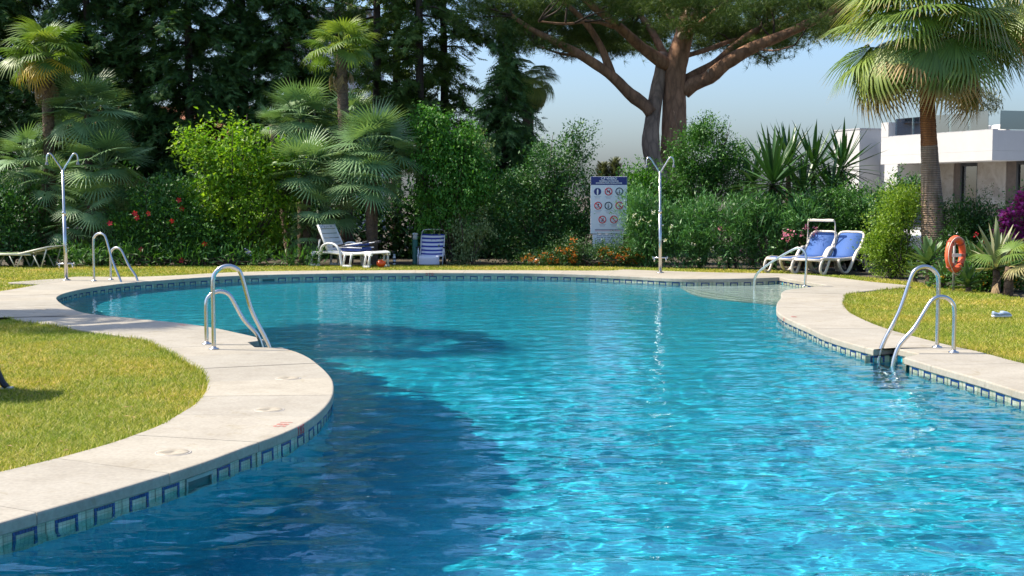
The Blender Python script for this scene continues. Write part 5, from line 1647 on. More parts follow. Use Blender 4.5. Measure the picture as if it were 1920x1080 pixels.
# ---------------------------------------------------------------- umbrella pine
def pine():
    Y = 38.0
    rng = np.random.default_rng(77)
    O = Vector(at(1262, 400, Y)); O.z = -0.07
    root = empty("umbrella_pine", O); tag(root, "huge umbrella pine with forked reddish trunk and spreading limbs", "tree")
    sc = Y / FPX
    def W(pts, dy=None):
        out = []
        for i, p in enumerate(pts):
            q = at(p[0], p[1], Y + (p[2] if len(p) > 2 else 0)); out.append(tuple(Vector(q) - O))
        return out
    base = at(1264, 400, Y)
    m = MB(); limb(m, [(0.05, 0, 0)] + W([(1266, 380), (1263, 300), (1264, 240), (1265, 170), (1268, 125), (1284, 60), (1300, 0), (1312, -70), (1320, -130)]), 0.50, 0.17, 16, 0.12); m.build("trunk", M_PINEBARK, root)
    m = MB(); limb(m, [(-0.1, -0.2, 0)] + W([(1250, 380, -.3), (1240, 345, -.3), (1227, 310, -.3), (1220, 270, -.3), (1224, 220, -.25), (1231, 175, -.1), (1240, 130, 0.1), (1246, 100, .2)]), 0.36, 0.17, 14, 0.15); m.build("second_trunk", M_GREYBARK, root)
    limbs = [
        ([(1222, 212, -.3), (1212, 200, -.3), (1180, 175, -.4), (1150, 145, -.6), (1095, 107, -.9), (1045, 80, -1.2), (1000, 57, -1.4), (960, 30, -1.6)], 0.25, 0.07),
        ([(1148, 143, -.6), (1138, 115, -.6), (1125, 85, -.6), (1100, 45, -.8), (1070, 15, -1.0), (1030, -20, -1.2)], 0.15, 0.06),
        ([(1250, 122, 0), (1205, 90, -.4), (1160, 50, -.9), (1105, 5, -1.4), (1060, -40, -1.8)], 0.21, 0.10),
        ([(1248, 108, 0.2), (1222, 58, .6), (1192, 15, 1.0), (1168, -40, 1.4)], 0.15, 0.07),
        ([(1282, 172, 0), (1300, 158, -.1), (1330, 145, -.3), (1360, 120, -.6), (1410, 90, -1.0), (1470, 65, -1.4), (1530, 37, -1.8), (1600, 0, -2.2)], 0.26, 0.10),
        ([(1285, 150, .2), (1345, 115, .5), (1405, 65, .9), (1480, 30, 1.3), (1560, -10, 1.6)], 0.17, 0.07),
        ([(1284, 105, 0.1), (1320, 95, .4), (1370, 77, 1.0), (1430, 62, 1.6), (1500, 40, 2.2)], 0.09, 0.04),
        ([(1285, 70, 0), (1330, 30, -.8), (1380, -10, -1.6)], 0.14, 0.06),
        ([(1280, 65, 0), (1250, 20, 1.0), (1220, -40, 2.0)], 0.13, 0.06),
        ([(1150, 50, -.9), (1110, 40, -1.6), (1060, 45, -2.4), (1010, 40, -3.0)], 0.07, 0.03),
        ([(1095, 107, -.9), (1050, 100, -.4), (1005, 85, 0.3)], 0.06, 0.025),
        ([(1410, 90, -1.0), (1450, 95, -1.5), (1490, 85, -2.0)], 0.05, 0.02),
    ]
    allp = []
    for pts, r0, r1 in limbs:
        m = MB(); w = W(pts); limb(m, w, r0 * 0.86, r1 * 0.8, 10, 0.2); m.build("limb", M_PINEBARK, root)
        allp.append(catmull(w, 0.3))
    ends = np.vstack(allp)
    # crown: pads of needle tufts in a wide shallow dome
    pads = []
    cx, cz0 = 0.0, 0.0
    n = 270
    while len(pads) < n:
        a = rng.uniform(0, 2 * PI); r = math.sqrt(rng.uniform(0.0, 1)) * 5.6
        x, y = r * math.cos(a), r * math.sin(a)
        low = 6.15 + 0.7 * mnoise.noise(Vector((x * 0.55, y * 0.55, 4.0))) + 0.045 * r * r * 0.15 - 0.05 * max(0, r - 3.6)
        high = 8.6 - 0.10 * r * r * 0.75
        z = rng.uniform(low, max(high, low + 0.5)) if rng.uniform() > 0.45 else rng.uniform(low, low + 0.7)
        if y < 0.3 and z < 6.7 and rng.uniform() < 0.8: continue
        pads.append((x, y, z))
    # the hanging fringe seen against the sky, from measured spots
    for px, py, dy in ((905, 30, -1.5), (925, 65, -1.5), (950, 40, -1.2), (960, 80, -1.5), (985, 60, -1.3), (985, 100, -1.6), (1005, 25, -1), (1020, 60, -1), (1035, 100, -1.2), (1050, 40, -.6), (905, -10, -1.5), (1065, 75, 0), (1080, 20, 0.4), (1100, 70, .4), (1120, 30, 1), (1140, 85, 1.2), (1160, 30, 1.5), (1180, 70, 1.5), (1200, 35, 1.2), (1225, 85, 1.6), (1240, 40, 1.8), (1310, 60, 1.6), (1330, 100, 1.5), (1345, 45, 1.2), (1365, 95, 1.4), (1380, 30, 1.0), (1400, 110, .2), (1420, 40, 1.0), (1440, 122, -.3), (1455, 90, .6), (1470, 100, -.8), (1480, 60, .8), (1500, 30, .4), (1510, 70, -.6), (1535, 55, -1), (1550, 20, -1), (1400, 75, 1.6), (1310, 20, 2), (1290, 60, 2.2), (1210, 10, 2), (1425, 100, .5), (890, 20, -1.6), (880, 50, -1.6), (1120, 95, 0.8), (1075, 115, -0.2)):
        q = Vector(at(px, py - 16, Y + dy)) - O; pads.append(tuple(q))
    pads = np.array(pads)
    per = 64
    N = len(pads) * per
    P = np.repeat(pads, per, 0) + rng.normal(size=(N, 3)) * np.array([0.26, 0.26, 0.11])
    # needle tuft
    nt = 13
    tco, tf = [], []
    for k in range(nt):
        dd = unit(np.array([rng.normal(0, .8), rng.normal(0.55, .6), rng.normal(0.25, .6)]))
        sd = unit(np.cross(dd, rng.normal(size=3))) * 0.026
        b = len(tco); tco += [(-sd), (sd), dd]; tf.append((b, b + 1, b + 2))
    tco = np.array(tco); tf = np.array(tf)
    D = unit(rng.normal(size=(N, 3)) * 0.7 + np.array([0, 0, 0.35]))
    co, f = scatter(tco, tf, frames(D, roll=rng.uniform(0, 6, N)), P, 0.23 * rng.uniform(0.7, 1.2, N))
    LM_PINE = leaf_mat("needles_pine", [(0.0481, 0.093, 0.0202), (0.0802, 0.1363, 0.0254), (0.1363, 0.2004, 0.0371)], 0.55, 0.22, 0.3)
    obj("crown", mesh_np("crown", co, f), LM_PINE, root)
    m = MB()
    for k in range(0, len(pads), 2):
        p = pads[k]
        j = int(np.argmin(np.linalg.norm(ends - p, axis=1)))
        e = ends[j]
        if np.linalg.norm(e - p) > 3.5: continue
        mid = (e + p) / 2 + rng.normal(size=3) * 0.15
        limb(m, [tuple(e), tuple(mid), tuple(p)], 0.035, 0.01, 4)
    t = m.build("twigs", M_BARK, root); t["kind"] = "stuff"
    # pale scars where limbs were sawn off
    for px, py in ((1278, 67), (1333, 135), (1294, 22)):
        q = Vector(at(px, py, Y - 0.42)) - O
        mm = MB(); mm.lathe([(0.11, -0.10), (0.11, 0.04), (0.09, 0.05)], n=12); s = mm.build("sawn_scar", simple("sawn_wood", (0.42, 0.33, 0.25), 0.8), root)
        s.location = q; s.rotation_euler = (PI / 2, 0, 0.3)
pine()

# ---------------------------------------------------------------- fan palms
def frond_mesh(name, petiole, radius, nseg, spread, droop, split=0.45, vfold=0.22, seed=0, hang=0.0, width=1.0, bend=0.0):
    """one fan leaf: stalk along +Y, then a pleated fan of tapering fingers"""
    rng = np.random.default_rng(seed)
    co, f = [], []
    # stalk
    for i, (y, w) in enumerate(((0, 0.028), (petiole * 0.5, 0.016), (petiole, 0.012))):
        z = -droop * 0.05 * (i / 2) ** 2 * petiole
        co += [(-w, y, z), (w, y, z), (0, y, z + w * 0.8)]
    for i in (0, 1):
        b = i * 3
        for k in range(3): f += [(b + k, b + (k + 1) % 3, b + 3 + (k + 1) % 3), (b + k, b + 3 + (k + 1) % 3, b + 3 + k)]
    z0 = -droop * 0.05 * petiole
    da = 2 * spread / nseg
    for k in range(nseg):
        a = -spread + (k + 0.5) * da
        L = radius * (1 - 0.28 * (abs(a) / max(spread, 1e-6)) ** 2) * rng.uniform(0.92, 1.06)
        b = len(co)
        ts = (0.06, split, 0.72, 1.0)
        for t in ts:
            r = t * L
            w = r * math.tan(da / 2) * width if t <= split else split * L * math.tan(da / 2) * width * max(0.04, (1 - (t - split) / (1 - split)) ** 0.8)
            dz = -droop * (t ** 2) * L * (0.35 + 0.25 * abs(math.sin(a)))
            if t > split: dz -= hang * ((t - split) / (1 - split)) ** 1.5 * L
            rr = r * (1 - 0.25 * hang * max(0, t - split))
            cx, cy = rr * math.sin(a), petiole + rr * math.cos(a)
            px, py = math.cos(a), -math.sin(a)
            fold = vfold * w
            jig = rng.normal(0, 0.012) * L * t
            cb, sb_ = math.cos(bend), math.sin(bend)
            for vx, vy, vz in ((cx - px * w, cy - py * w, dz + jig), (cx, cy, dz + fold + jig), (cx + px * w, cy + py * w, dz + jig)):
                yy = vy - petiole
                co.append((vx, petiole + yy * cb + vz * sb_, z0 - yy * sb_ + vz * cb))
        for i in range(3):
            q = b + i * 3
            f += [(q, q + 1, q + 4), (q, q + 4, q + 3), (q + 1, q + 2, q + 5), (q + 1, q + 5, q + 4)]
    return mesh_np(name, co, np.array(f), False)
def frond_mat(name, cols, tip, tipstart, L, trans=0.22, rough=0.45):
    """green fan whose finger ends have dried to the tip colour"""
    t = NT(name)
    oi = t.new("ShaderNodeObjectInfo"); g = t.new("ShaderNodeNewGeometry")
    r = t.ramp(oi.outputs['Random'], [(i / max(1, len(cols) - 1), c) for i, c in enumerate(cols)])
    rr = t.ramp(g.outputs['Random Per Island'], [(0, (0.8, 0.85, 0.8)), (1, (1.2, 1.15, 1.1))])
    c = t.mix(1.0, r.outputs[0], rr.outputs[0], 'MULTIPLY')
    if tip is not None:
        tc = t.new("ShaderNodeTexCoord"); vl = t.new("ShaderNodeVectorMath", operation='LENGTH')
        sb = t.new("ShaderNodeVectorMath", operation='SUBTRACT'); sb.inputs[1].default_value = (0, L[0], 0)
        t.l.new(tc.outputs['Object'], sb.inputs[0]); t.l.new(sb.outputs[0], vl.inputs[0])
        nz = t.tex("ShaderNodeTexNoise", 7)
        ad = t.new("ShaderNodeMath", operation='MULTIPLY_ADD'); ad.inputs[1].default_value = 0.35 * L[1]
        t.l.new(nz.outputs['Fac'], ad.inputs[0]); t.l.new(vl.outputs['Value'], ad.inputs[2])
        mr = t.new("ShaderNodeMapRange"); mr.inputs['From Min'].default_value = L[1] * (tipstart + 0.17); mr.inputs['From Max'].default_value = L[1] * (tipstart + 0.42)
        t.l.new(ad.outputs[0], mr.inputs[0])
        c = t.mix(mr.outputs[0], c, tip)
    t.l.new(c, t.p.inputs['Base Color']); t.p.inputs['Roughness'].default_value = rough; t.p.inputs['Specular IOR Level'].default_value = 0.45
    tr = t.new("ShaderNodeBsdfTranslucent"); t.l.new(t.mix(1.0, c, (1.3, 1.3, 0.6), 'MULTIPLY'), tr.inputs[0])
    mx = t.new("ShaderNodeMixShader"); mx.inputs[0].default_value = trans
    t.l.new(t.p.outputs[0], mx.inputs[1]); t.l.new(tr.outputs[0], mx.inputs[2]); t.l.new(mx.outputs[0], t.out.inputs[0])
    return t.m
def frond(parent, me, pos, d, rng, s=1.0, mat=None, roll=0.25):
    d = Vector(d).normalized()
    x = d.cross(Vector((0, 0, 1)))
    if x.length < 1e-3: x = Vector((1, 0, 0))
    x.normalize(); z = x.cross(d)
    R = Matrix((x, d, z)).transposed().to_4x4() @ Matrix.Rotation(rng.normal(0, roll), 4, 'Y')
    o = bpy.data.objects.new("frond", me); link(o, parent)
    o.matrix_local = Matrix.Translation(pos) @ R @ Matrix.Diagonal((s, s, s, 1))
    if mat is not None:
        o.material_slots[0].link = 'OBJECT'; o.material_slots[0].material = mat
    return o
M_CHAM = frond_mat("fan_blue_green", [(0.1212, 0.2135, 0.0952), (0.1667, 0.2888, 0.1268), (0.2576, 0.3893, 0.1798)], None, 0, None, 0.2)
M_TRACH = frond_mat("fan_green", [(0.0813, 0.165, 0.0303), (0.1382, 0.225, 0.0385), (0.2113, 0.285, 0.055)], None, 0, None, 0.32)
M_YELF = frond_mat("fan_yellowing", [(0.55, 0.36, 0.025), (0.62, 0.44, 0.05)], None, 0, None, 0.35)
M_DEADF = frond_mat("fan_dead", [(0.30, 0.21, 0.115), (0.40, 0.28, 0.16), (0.22, 0.15, 0.085)], None, 0, None, 0.2, 0.8)
cham = [frond_mesh("frond", 0.50, 0.62, 20, 1.75, 0.20 + 0.1 * i, 0.38, 0.3, 40 + i, bend=0.10 + 0.17 * i) for i in range(3)]
trach = [frond_mesh("frond", 0.55, 0.60, 24, 1.9, 0.35 + 0.1 * i, 0.5, 0.28, 50 + i, hang=0.12 + 0.06 * i, bend=0.15 + 0.2 * i) for i in range(3)]
deadm = [frond_mesh("frond", 0.50, 0.62, 18, 0.7, 0.5, 0.4, 0.5, 57, hang=0.3)]
for me in cham: me.materials.append(M_CHAM)
for me in trach: me.materials.append(M_TRACH)
for me in deadm: me.materials.append(M_DEADF)
def fibre_trunk(pts, r0, r1, parent, mat, seed=1, name="trunk", ring=0.035):
    c = catmull(pts, 0.05)
    rng = np.random.default_rng(seed)
    k = len(c)
    rad = [(r0 + (r1 - r0) * i / (k - 1)) * (1 + (ring if i % 2 else -ring) + rng.normal(0, 0.02)) for i in range(k)]
    m = MB(); m.tube([Vector(p) for p in c], rad, 14)
    return m.build(name, mat, parent)
M_FIBRE = bark("palm_fibre", (0.16, 0.105, 0.07), 7, (1, 1, 1.6), 1.0)
def palm_head(root, pos, meshes, n, rng, s=1.0, el=(-35, 80), az=None, face=0.0):
    for i in range(n):
        a = 2 * PI * (i * 0.381966 + rng.uniform(-0.05, 0.05))
        e = math.radians(el[0] + (el[1] - el[0]) * (i + 0.5) / n + rng.normal(0, 6))
        d = (math.cos(a) * math.cos(e), math.sin(a) * math.cos(e), math.sin(e))
        frond(root, meshes[i % len(meshes)], Vector(pos) + Vector((0, 0, 0.04 * rng.uniform())), d, rng, s * rng.uniform(0.85, 1.12))
def fan_palm_clump(name, label, heads, Y, seed, group="blue-green fan palms in the bed"):
    """heads: measured (x, y, size, dY, fronds)"""
    rng = np.random.default_rng(seed)
    b = at(heads[0][0], 400, Y)
    root = empty(name, (b[0], Y, -0.07)); tag(root, label, "palm", group)
    O = Vector((b[0], Y, -0.07))
    for x, y, s, dY, n in heads:
        p = Vector(at(x, y, Y + dY)) - O
        fibre_trunk([(p.x * 0.35, 0.1 * p.y, 0), (p.x * 0.7, p.y * 0.6, p.z * 0.5), tuple(p)], 0.10, 0.085, root, M_FIBRE, seed)
        palm_head(root, p, cham, n, rng, s)
    return root
fan_palm_clump("fan_palm", "blue-green fan palm crown on a stout stem, right of the left trunked palm", [(165, 215, 1.1, 0, 40)], 30.9, 1)
fan_palm_clump("fan_palm", "blue-green fan palm clump behind the left shower", [(50, 300, 0.9, 0.2, 26), (85, 345, 0.8, -0.2, 20)], 30.6, 2)
fan_palm_clump("fan_palm", "large blue-green fan palm clump right of the left shower", [(195, 315, 1.08, 0, 40), (170, 385, 0.85, -0.3, 26), (215, 410, 0.75, 0.0, 20), (130, 430, 0.7, -0.3, 18), (190, 455, 0.65, -0.4, 16)], 30.4, 3)
fan_palm_clump("fan_palm", "fan palm clump above the white lounger, left half", [(575, 330, 1.05, 0, 38), (610, 400, 0.9, -0.2, 26), (590, 450, 0.75, -0.1, 18)], 30.7, 4)
fan_palm_clump("fan_palm", "upper fan palm head right of the lime-green tree", [(565, 225, 1.0, 0.4, 36), (510, 235, 0.6, 0.6, 12)], 31.6, 5)
fan_palm_clump("fan_palm", "big round fan palm crown left of the drooping green tree", [(700, 285, 1.2, 0, 46), (690, 345, 1.0, -0.35, 30)], 30.6, 6)
fan_palm_clump("fan_palm", "fan palm head behind the big round fan palm crown", [(655, 235, 0.9, 0.5, 28), (640, 300, 0.8, 0.4, 20)], 31.8, 7)

def windmill_palm(label, px, top_y, Y, seed, n_green, yellow, dead, s=1.0, lean=0.0, bottom=None):
    rng = np.random.default_rng(seed)
    c = Vector(at(px, top_y, Y)); root = empty("windmill_palm", (c.x - lean, Y, -0.07)); tag(root, label, "palm")
    p = Vector((lean, 0, c.z + 0.07))
    fibre_trunk([(0, 0, 0), (lean * 0.2, 0, p.z * 0.4), (lean * 0.7, 0, p.z * 0.8), tuple(p)], 0.15, 0.125, root, M_FIBRE, seed, ring=0.07)
    for i in range(n_green):
        a = 2 * PI * i * 0.381966 + 0.4; e = math.radians(-18 + 95 * (i + 0.5) / n_green)
        frond(root, trach[i % 3], p, (math.cos(a) * math.cos(e), math.sin(a) * math.cos(e), math.sin(e)), rng, s * rng.uniform(0.9, 1.12))
    for i, (az, el) in enumerate(yellow):
        e = math.radians(el); a = math.radians(az)
        frond(root, trach[i % 3], p, (math.cos(a) * math.cos(e), math.sin(a) * math.cos(e), math.sin(e)), rng, s * 0.9, M_YELF)
    for i, (az, el) in enumerate(dead):
        e = math.radians(el); a = math.radians(az)
        frond(root, deadm[0], p - Vector((0, 0, 0.1)), (math.cos(a) * math.cos(e), math.sin(a) * math.cos(e), math.sin(e)), rng, s * 0.95)
windmill_palm("trunked palm at left with yellowed lower fronds", 88, 108, 30.8, 11, 26, [(-80, -22), (-118, -18), (-165, -20), (-35, -15), (-100, -35)], [(-165, -65), (-130, -75), (-20, -70)], 1.02)
windmill_palm("slim palm with hanging dead fronds before the white building", 640, 95, 31.5, 12, 22, [], [(-170, -70), (175, -62), (-20, -60), (-60, -75), (-130, -78)], 0.92, -0.08)

# ---- tall fan palm at the right
M_WASH = frond_mat("fan_wash", [(0.1098, 0.198, 0.0364), (0.1755, 0.2609, 0.0462), (0.2853, 0.342, 0.0826)], (0.40, 0.30, 0.13), 0.80, (1.0, 1.05), 0.28, 0.4)
M_WASHL = frond_mat("fan_wash_low", [(0.0878, 0.144, 0.0264), (0.158, 0.18, 0.0396)], (0.44, 0.29, 0.11), 0.48, (1.0, 1.05), 0.22, 0.5)
wash = [frond_mesh("frond", 0.95, 1.05, 34, 1.55, 0.35 + 0.12 * i, 0.55, 0.35, 70 + i, hang=0.14 + 0.10 * i, bend=0.55 + 0.22 * i) for i in range(3)]
for me in wash: me.materials.append(M_WASH)
def palm_bark():
    t = NT("palm_trunk")
    tc = t.new("ShaderNodeTexCoord"); sp = t.new("ShaderNodeSeparateXYZ"); t.l.new(tc.outputs['Object'], sp.inputs[0])
    wv = t.tex("ShaderNodeTexWave", 9, vscale=(0.12, 0.12, 1)); wv.bands_direction = 'Z'; wv.inputs['Distortion'].default_value = 3.5; wv.inputs['Detail'].default_value = 4; wv.inputs['Detail Scale'].default_value = 2.5
    nz = t.tex("ShaderNodeTexNoise", 14, detail=6, vscale=(1, 1, 0.15))
    lo = t.ramp(nz.outputs['Fac'], [(0.25, (0.13, 0.085, 0.055)), (0.55, (0.29, 0.20, 0.135)), (0.8, (0.42, 0.31, 0.22))])
    hi = t.ramp(nz.outputs['Fac'], [(0.25, (0.16, 0.055, 0.018)), (0.7, (0.36, 0.14, 0.045))])
    mr = t.new("ShaderNodeMath", operation='GREATER_THAN'); mr.inputs[1].default_value = 2.62
    nz2 = t.tex("ShaderNodeTexNoise", 3); ad = t.new("ShaderNodeMath", operation='MULTIPLY_ADD'); ad.inputs[1].default_value = 0.12
    t.l.new(nz2.outputs['Fac'], ad.inputs[0]); t.l.new(sp.outputs[2], ad.inputs[2]); t.l.new(ad.outputs[0], mr.inputs[0])
    c = t.mix(mr.outputs[0], lo.outputs[0], hi.outputs[0])
    r = t.ramp(wv.outputs['Fac'], [(0.2, 0.62), (0.7, 1.12)])
    t.l.new(t.mix(1.0, c, r.outputs[0], 'MULTIPLY'), t.p.inputs['Base Color']); t.p.inputs['Roughness'].default_value = 0.85
    t.bump(wv.outputs['Fac'], 0.6, 0.02)
    return t.m
def tall_palm():
    Y = 25.6
    rng = np.random.default_rng(15)
    sc = Y / FPX
    b = at(1756, 400, Y); O = Vector((b[0], Y, -0.07))
    root = empty("tall_fan_palm", O); tag(root, "big fan palm with thick tan trunk and shaggy crown, right", "palm")
    prof = [(1756, 505, 30), (1756, 480, 26), (1751, 430, 23), (1747, 370, 19.5), (1744, 310, 16.5), (1741, 250, 14.5), (1739, 205, 14), (1738, 150, 14), (1738, 110, 12)]
    pts = [Vector(at(x, y, Y)) - O for x, y, r in prof]
    c = catmull([tuple(p) for p in pts], 0.05); k = len(c)
    zz = [p.z for p in pts]; rr = [r * sc for _, _, r in prof]
    rad = [float(np.interp(p[2], zz, rr)) * (1 + rng.normal(0, 0.012)) for p in c]
    m = MB(); m.tube([Vector(p) for p in c], rad, 20); m.build("trunk", palm_bark(), root)
    top = Vector(at(1738, 92, Y)) - O
    n = 60
    for i in range(n):
        a = 2 * PI * (i * 0.381966)
        u = (i + 0.5) / n
        e = math.radians(-22 + 104 * u + rng.normal(0, 7))
        d = (math.cos(a) * math.cos(e), math.sin(a) * math.cos(e), math.sin(e))
        low = u < 0.15
        s = (0.92 if low else 1.08) * rng.uniform(0.9, 1.1)
        frond(root, wash[int(rng.integers(3))], top + Vector((0, 0, -0.15 + 0.4 * u)), d, rng, s, M_WASHL if low else None, 0.2)
    for i in range(8):      # dry thatch against the trunk
        a = 2 * PI * (i * 0.381966) + 1; e = math.radians(rng.uniform(-80, -62))
        frond(root, deadm[0], top + Vector((0, 0, -0.2)), (math.cos(a) * math.cos(e), math.sin(a) * math.cos(e), math.sin(e)), rng, 0.6)
    # neighbour, mostly outside the frame
    b2 = at(1975, 400, 27.5); O2 = Vector((b2[0], 27.5, -0.07))
    r2 = empty("tall_fan_palm", O2); tag(r2, "fan palm crown hanging into the upper right corner", "palm")
    z2 = at(1960, 5, 27.5)[2] + 0.07
    fibre_trunk([(0, 0, 0), (0, 0, z2 * 0.5), (-0.1, 0, z2)], 0.2, 0.15, r2, M_FIBRE, 4)
    for i in range(40):
        a = 2 * PI * (i * 0.381966); u = (i + 0.5) / 40; e = math.radians(-50 + 125 * u)
        frond(r2, wash[i % 3], Vector((-0.1, 0, z2)), (math.cos(a) * math.cos(e), math.sin(a) * math.cos(e), math.sin(e)), rng, 0.9 * rng.uniform(0.9, 1.1), M_WASHL if u < 0.25 else None, 0.2)
    # far one catching the light behind the cedar
    Y3 = 40.0
    c3 = Vector(at(990, 150, Y3)); r3 = empty("tall_fan_palm", (c3.x, Y3, -0.07)); tag(r3, "sunlit fan palm crown half hidden behind the cedar", "palm")
    fibre_trunk([(0, 0, 0), (0, 0, c3.z * 0.5), (0, 0, c3.z)], 0.2, 0.16, r3, M_FIBRE, 5)
    for i in range(30):
        a = 2 * PI * (i * 0.381966); u = (i + 0.5) / 30; e = math.radians(-65 + 135 * u)
        frond(r3, wash[i % 3], Vector((0, 0, c3.z)), (math.cos(a) * math.cos(e), math.sin(a) * math.cos(e), math.sin(e)), rng, 0.62 * rng.uniform(0.9, 1.1), None, 0.2)
tall_palm()
# palms outside the left edge: their shade falls on the deck and the water
def shade_palm(x, y, h, seed, label, s=1.0):
    rng = np.random.default_rng(seed)
    root = empty("tall_fan_palm", (x, y, -0.07)); tag(root, label, "palm", "palms beyond the left edge")
    fibre_trunk([(0, 0, 0), (0.1, 0, h * 0.5), (0, 0, h)], 0.2, 0.14, root, M_FIBRE, seed)
    for i in range(20):
        a = 2 * PI * (i * 0.381966); u = (i + 0.5) / 20; e = math.radians(-25 + 95 * u)
        frond(root, wash[i % 3], Vector((0, 0, h)), (math.cos(a) * math.cos(e), math.sin(a) * math.cos(e), math.sin(e)), rng, s * rng.uniform(0.9, 1.1), None, 0.2)
shade_palm(-9.3, 18.1, 8.5, 91, "tall fan palm outside the left edge whose shade crosses the water")
shade_palm(-10.9, 17.3, 6.8, 92, "fan palm outside the left edge whose shade stripes the deck")

# ---------------------------------------------------------------- yuccas, agaves
def sword(name, L, w, curve, fold=0.18, n=5):
    co, f = [], []
    for i in range(n + 1):
        t = i / n
        ww = w * (0.55 + 1.4 * t * (1 - t) * 1.3) * (1 - t ** 4) if i < n else 0.001
        z = -curve * t * t * L
        co += [(-ww / 2, t * L, z), (0, t * L, z - ww * fold), (ww / 2, t * L, z)]
    for i in range(n):
        b = i * 3
        f += [(b, b + 1, b + 4), (b, b + 4, b + 3), (b + 1, b + 2, b + 5), (b + 1, b + 5, b + 4)]
    return mesh_np(name, co, np.array(f), False)
LM_YUC = frond_mat("yucca_leaf", [(0.02, 0.0625, 0.0175), (0.0375, 0.1063, 0.0275), (0.0688, 0.15, 0.0375)], None, 0, None, 0.15, 0.35)
LM_AGA = frond_mat("agave_leaf", [(0.05, 0.12, 0.035), (0.085, 0.165, 0.05), (0.13, 0.21, 0.075)], None, 0, None, 0.15, 0.45)
LM_AGG = frond_mat("agave_grey_leaf", [(0.14, 0.19, 0.10), (0.22, 0.27, 0.15), (0.34, 0.34, 0.2)], None, 0, None, 0.15, 0.5)
yl = [sword("leaf", 0.95, 0.075, 0.05), sword("leaf", 0.90, 0.07, 0.16)]
al = [sword("leaf", 0.46, 0.13, 0.10, 0.25), sword("leaf", 0.42, 0.12, 0.28, 0.25)]
gl_ = [sword("leaf", 0.62, 0.085, 0.05, 0.3), sword("leaf", 0.58, 0.08, 0.2, 0.3)]
for ms, mt in ((yl, LM_YUC), (al, LM_AGA), (gl_, LM_AGG)):
    for me in ms: me.materials.append(mt)
def rosette(name, label, cat, px, py, Y, meshes, n, seed, s=1.0, el=(-25, 88), stem=True, group=None, tilt=None):
    rng = np.random.default_rng(seed)
    c = Vector(at(px, py, Y))
    root = empty(name, (c.x, Y, -0.07)); tag(root, label, cat, group)
    p = Vector((0, 0, max(0.05, c.z + 0.07)))
    m = MB(); limb(m, [(0, 0, 0), (0.02, 0.02, p.z * 0.5), tuple(p)], 0.06 * s + 0.02, 0.05 * s, 8); m.build("stem", M_FIBRE, root)
    for i in range(n):
        a = 2 * PI * i * 0.381966 + rng.normal(0, 0.15); u = (i + 0.5) / n
        e = math.radians(el[0] + (el[1] - el[0]) * u ** 0.9 + rng.normal(0, 5))
        d = Vector((math.cos(a) * math.cos(e), math.sin(a) * math.cos(e), math.sin(e)))
        if tilt is not None: d = (d + Vector(tilt)).normalized()
        x = d.cross(Vector((0, 0, 1)));
        if x.length < 1e-3: x = Vector((1, 0, 0))
        x.normalize(); z = x.cross(d)
        o = bpy.data.objects.new("leaf", meshes[0 if u > 0.5 else 1]); link(o, root)
        o.matrix_local = Matrix.Translation(p + Vector((0, 0, 0.12 * u * s))) @ Matrix((x, d, z)).transposed().to_4x4() @ Matrix.Diagonal((s * rng.uniform(0.85, 1.12),) * 3 + (1,))
    return root
for i, (x, y, Y, s, n, lab) in enumerate(((1450, 352, 29.2, 1.35, 70, "spiky yucca rosette facing the pool, largest of the group"), (1478, 315, 30.4, 1.1, 50, "upright yucca head just above the largest yucca"), (1525, 325, 30.2, 1.15, 50, "yucca head in the middle of the clump before the house"), (1580, 322, 30.6, 1.1, 50, "yucca head with leaves reaching over the white house wall"), (1505, 368, 29.7, 1.1, 46, "lower yucca head behind the sunshade hoop"), (1412, 348, 30.8, 1.05, 40, "leftmost yucca head, half in the dark tree"), (1560, 368, 29.9, 1.1, 46, "lowest yucca head above the green gate"))):
    rosette("yucca", lab, "yucca", x, y, Y, yl, n, 200 + i, s, (-38, 76), group="yuccas left of the house")
for i, (x, y, Y, s, n, lab) in enumerate(((1741, 500, 23.3, 1.05, 26, "broad green agave rosette left of the life ring"), (1768, 530, 22.4, 0.75, 20, "small agave at the lawn edge below the life ring"), (1828, 500, 22.6, 0.95, 24, "agave rosette just right of the life ring"), (1815, 538, 21.6, 0.8, 22, "low agave rosette right of the life ring's foot"), (1715, 520, 24.0, 0.6, 18, "small agave left of the broad green rosette"))):
    rosette("agave", lab, "agave", x, y, Y, al, n, 230 + i, s, (5, 80), group="green agaves under the palm")
rosette("grey_agave", "pale grey-green pointed agave beside the small palm", "agave", 1868, 505, 21.9, gl_, 34, 240, 1.1, (-5, 85))
def small_palm():
    rng = np.random.default_rng(44)
    Y = 21.2; c = Vector(at(1892, 500, Y)); root = empty("young_fan_palm", (c.x, Y, -0.07)); tag(root, "young fan palm with dry hanging fronds at the right edge", "palm")
    p = Vector((0, 0, c.z + 0.07))
    fibre_trunk([(0, 0, 0), (0, 0, p.z * 0.5), tuple(p)], 0.08, 0.06, root, M_FIBRE, 4)
    M_STRAW = frond_mat("fan_straw", [(0.30, 0.27, 0.10), (0.42, 0.36, 0.16)], None, 0, None, 0.25, 0.6)
    for i, (az, el, mt) in enumerate(((-90, 5, M_STRAW), (-50, -5, M_STRAW), (-165, -50, M_DEADF), (-20, 0, M_STRAW), (0, 20, None), (-100, 40, None), (60, 50, None), (170, 30, None), (-60, 65, None))):
        a, e = math.radians(az), math.radians(el)
        frond(root, deadm[0] if mt is M_DEADF else trach[i % 3], p, (math.cos(a) * math.cos(e), math.sin(a) * math.cos(e), math.sin(e)), rng, 0.62, None if mt is M_DEADF else mt)
small_palm()
# banana-like leaf above the bright bush
rosette("strelitzia", "dark broad-leaved plant against the white house wall", "plant", 1690, 385, 28.2, al, 9, 250, 0.9, (35, 85))
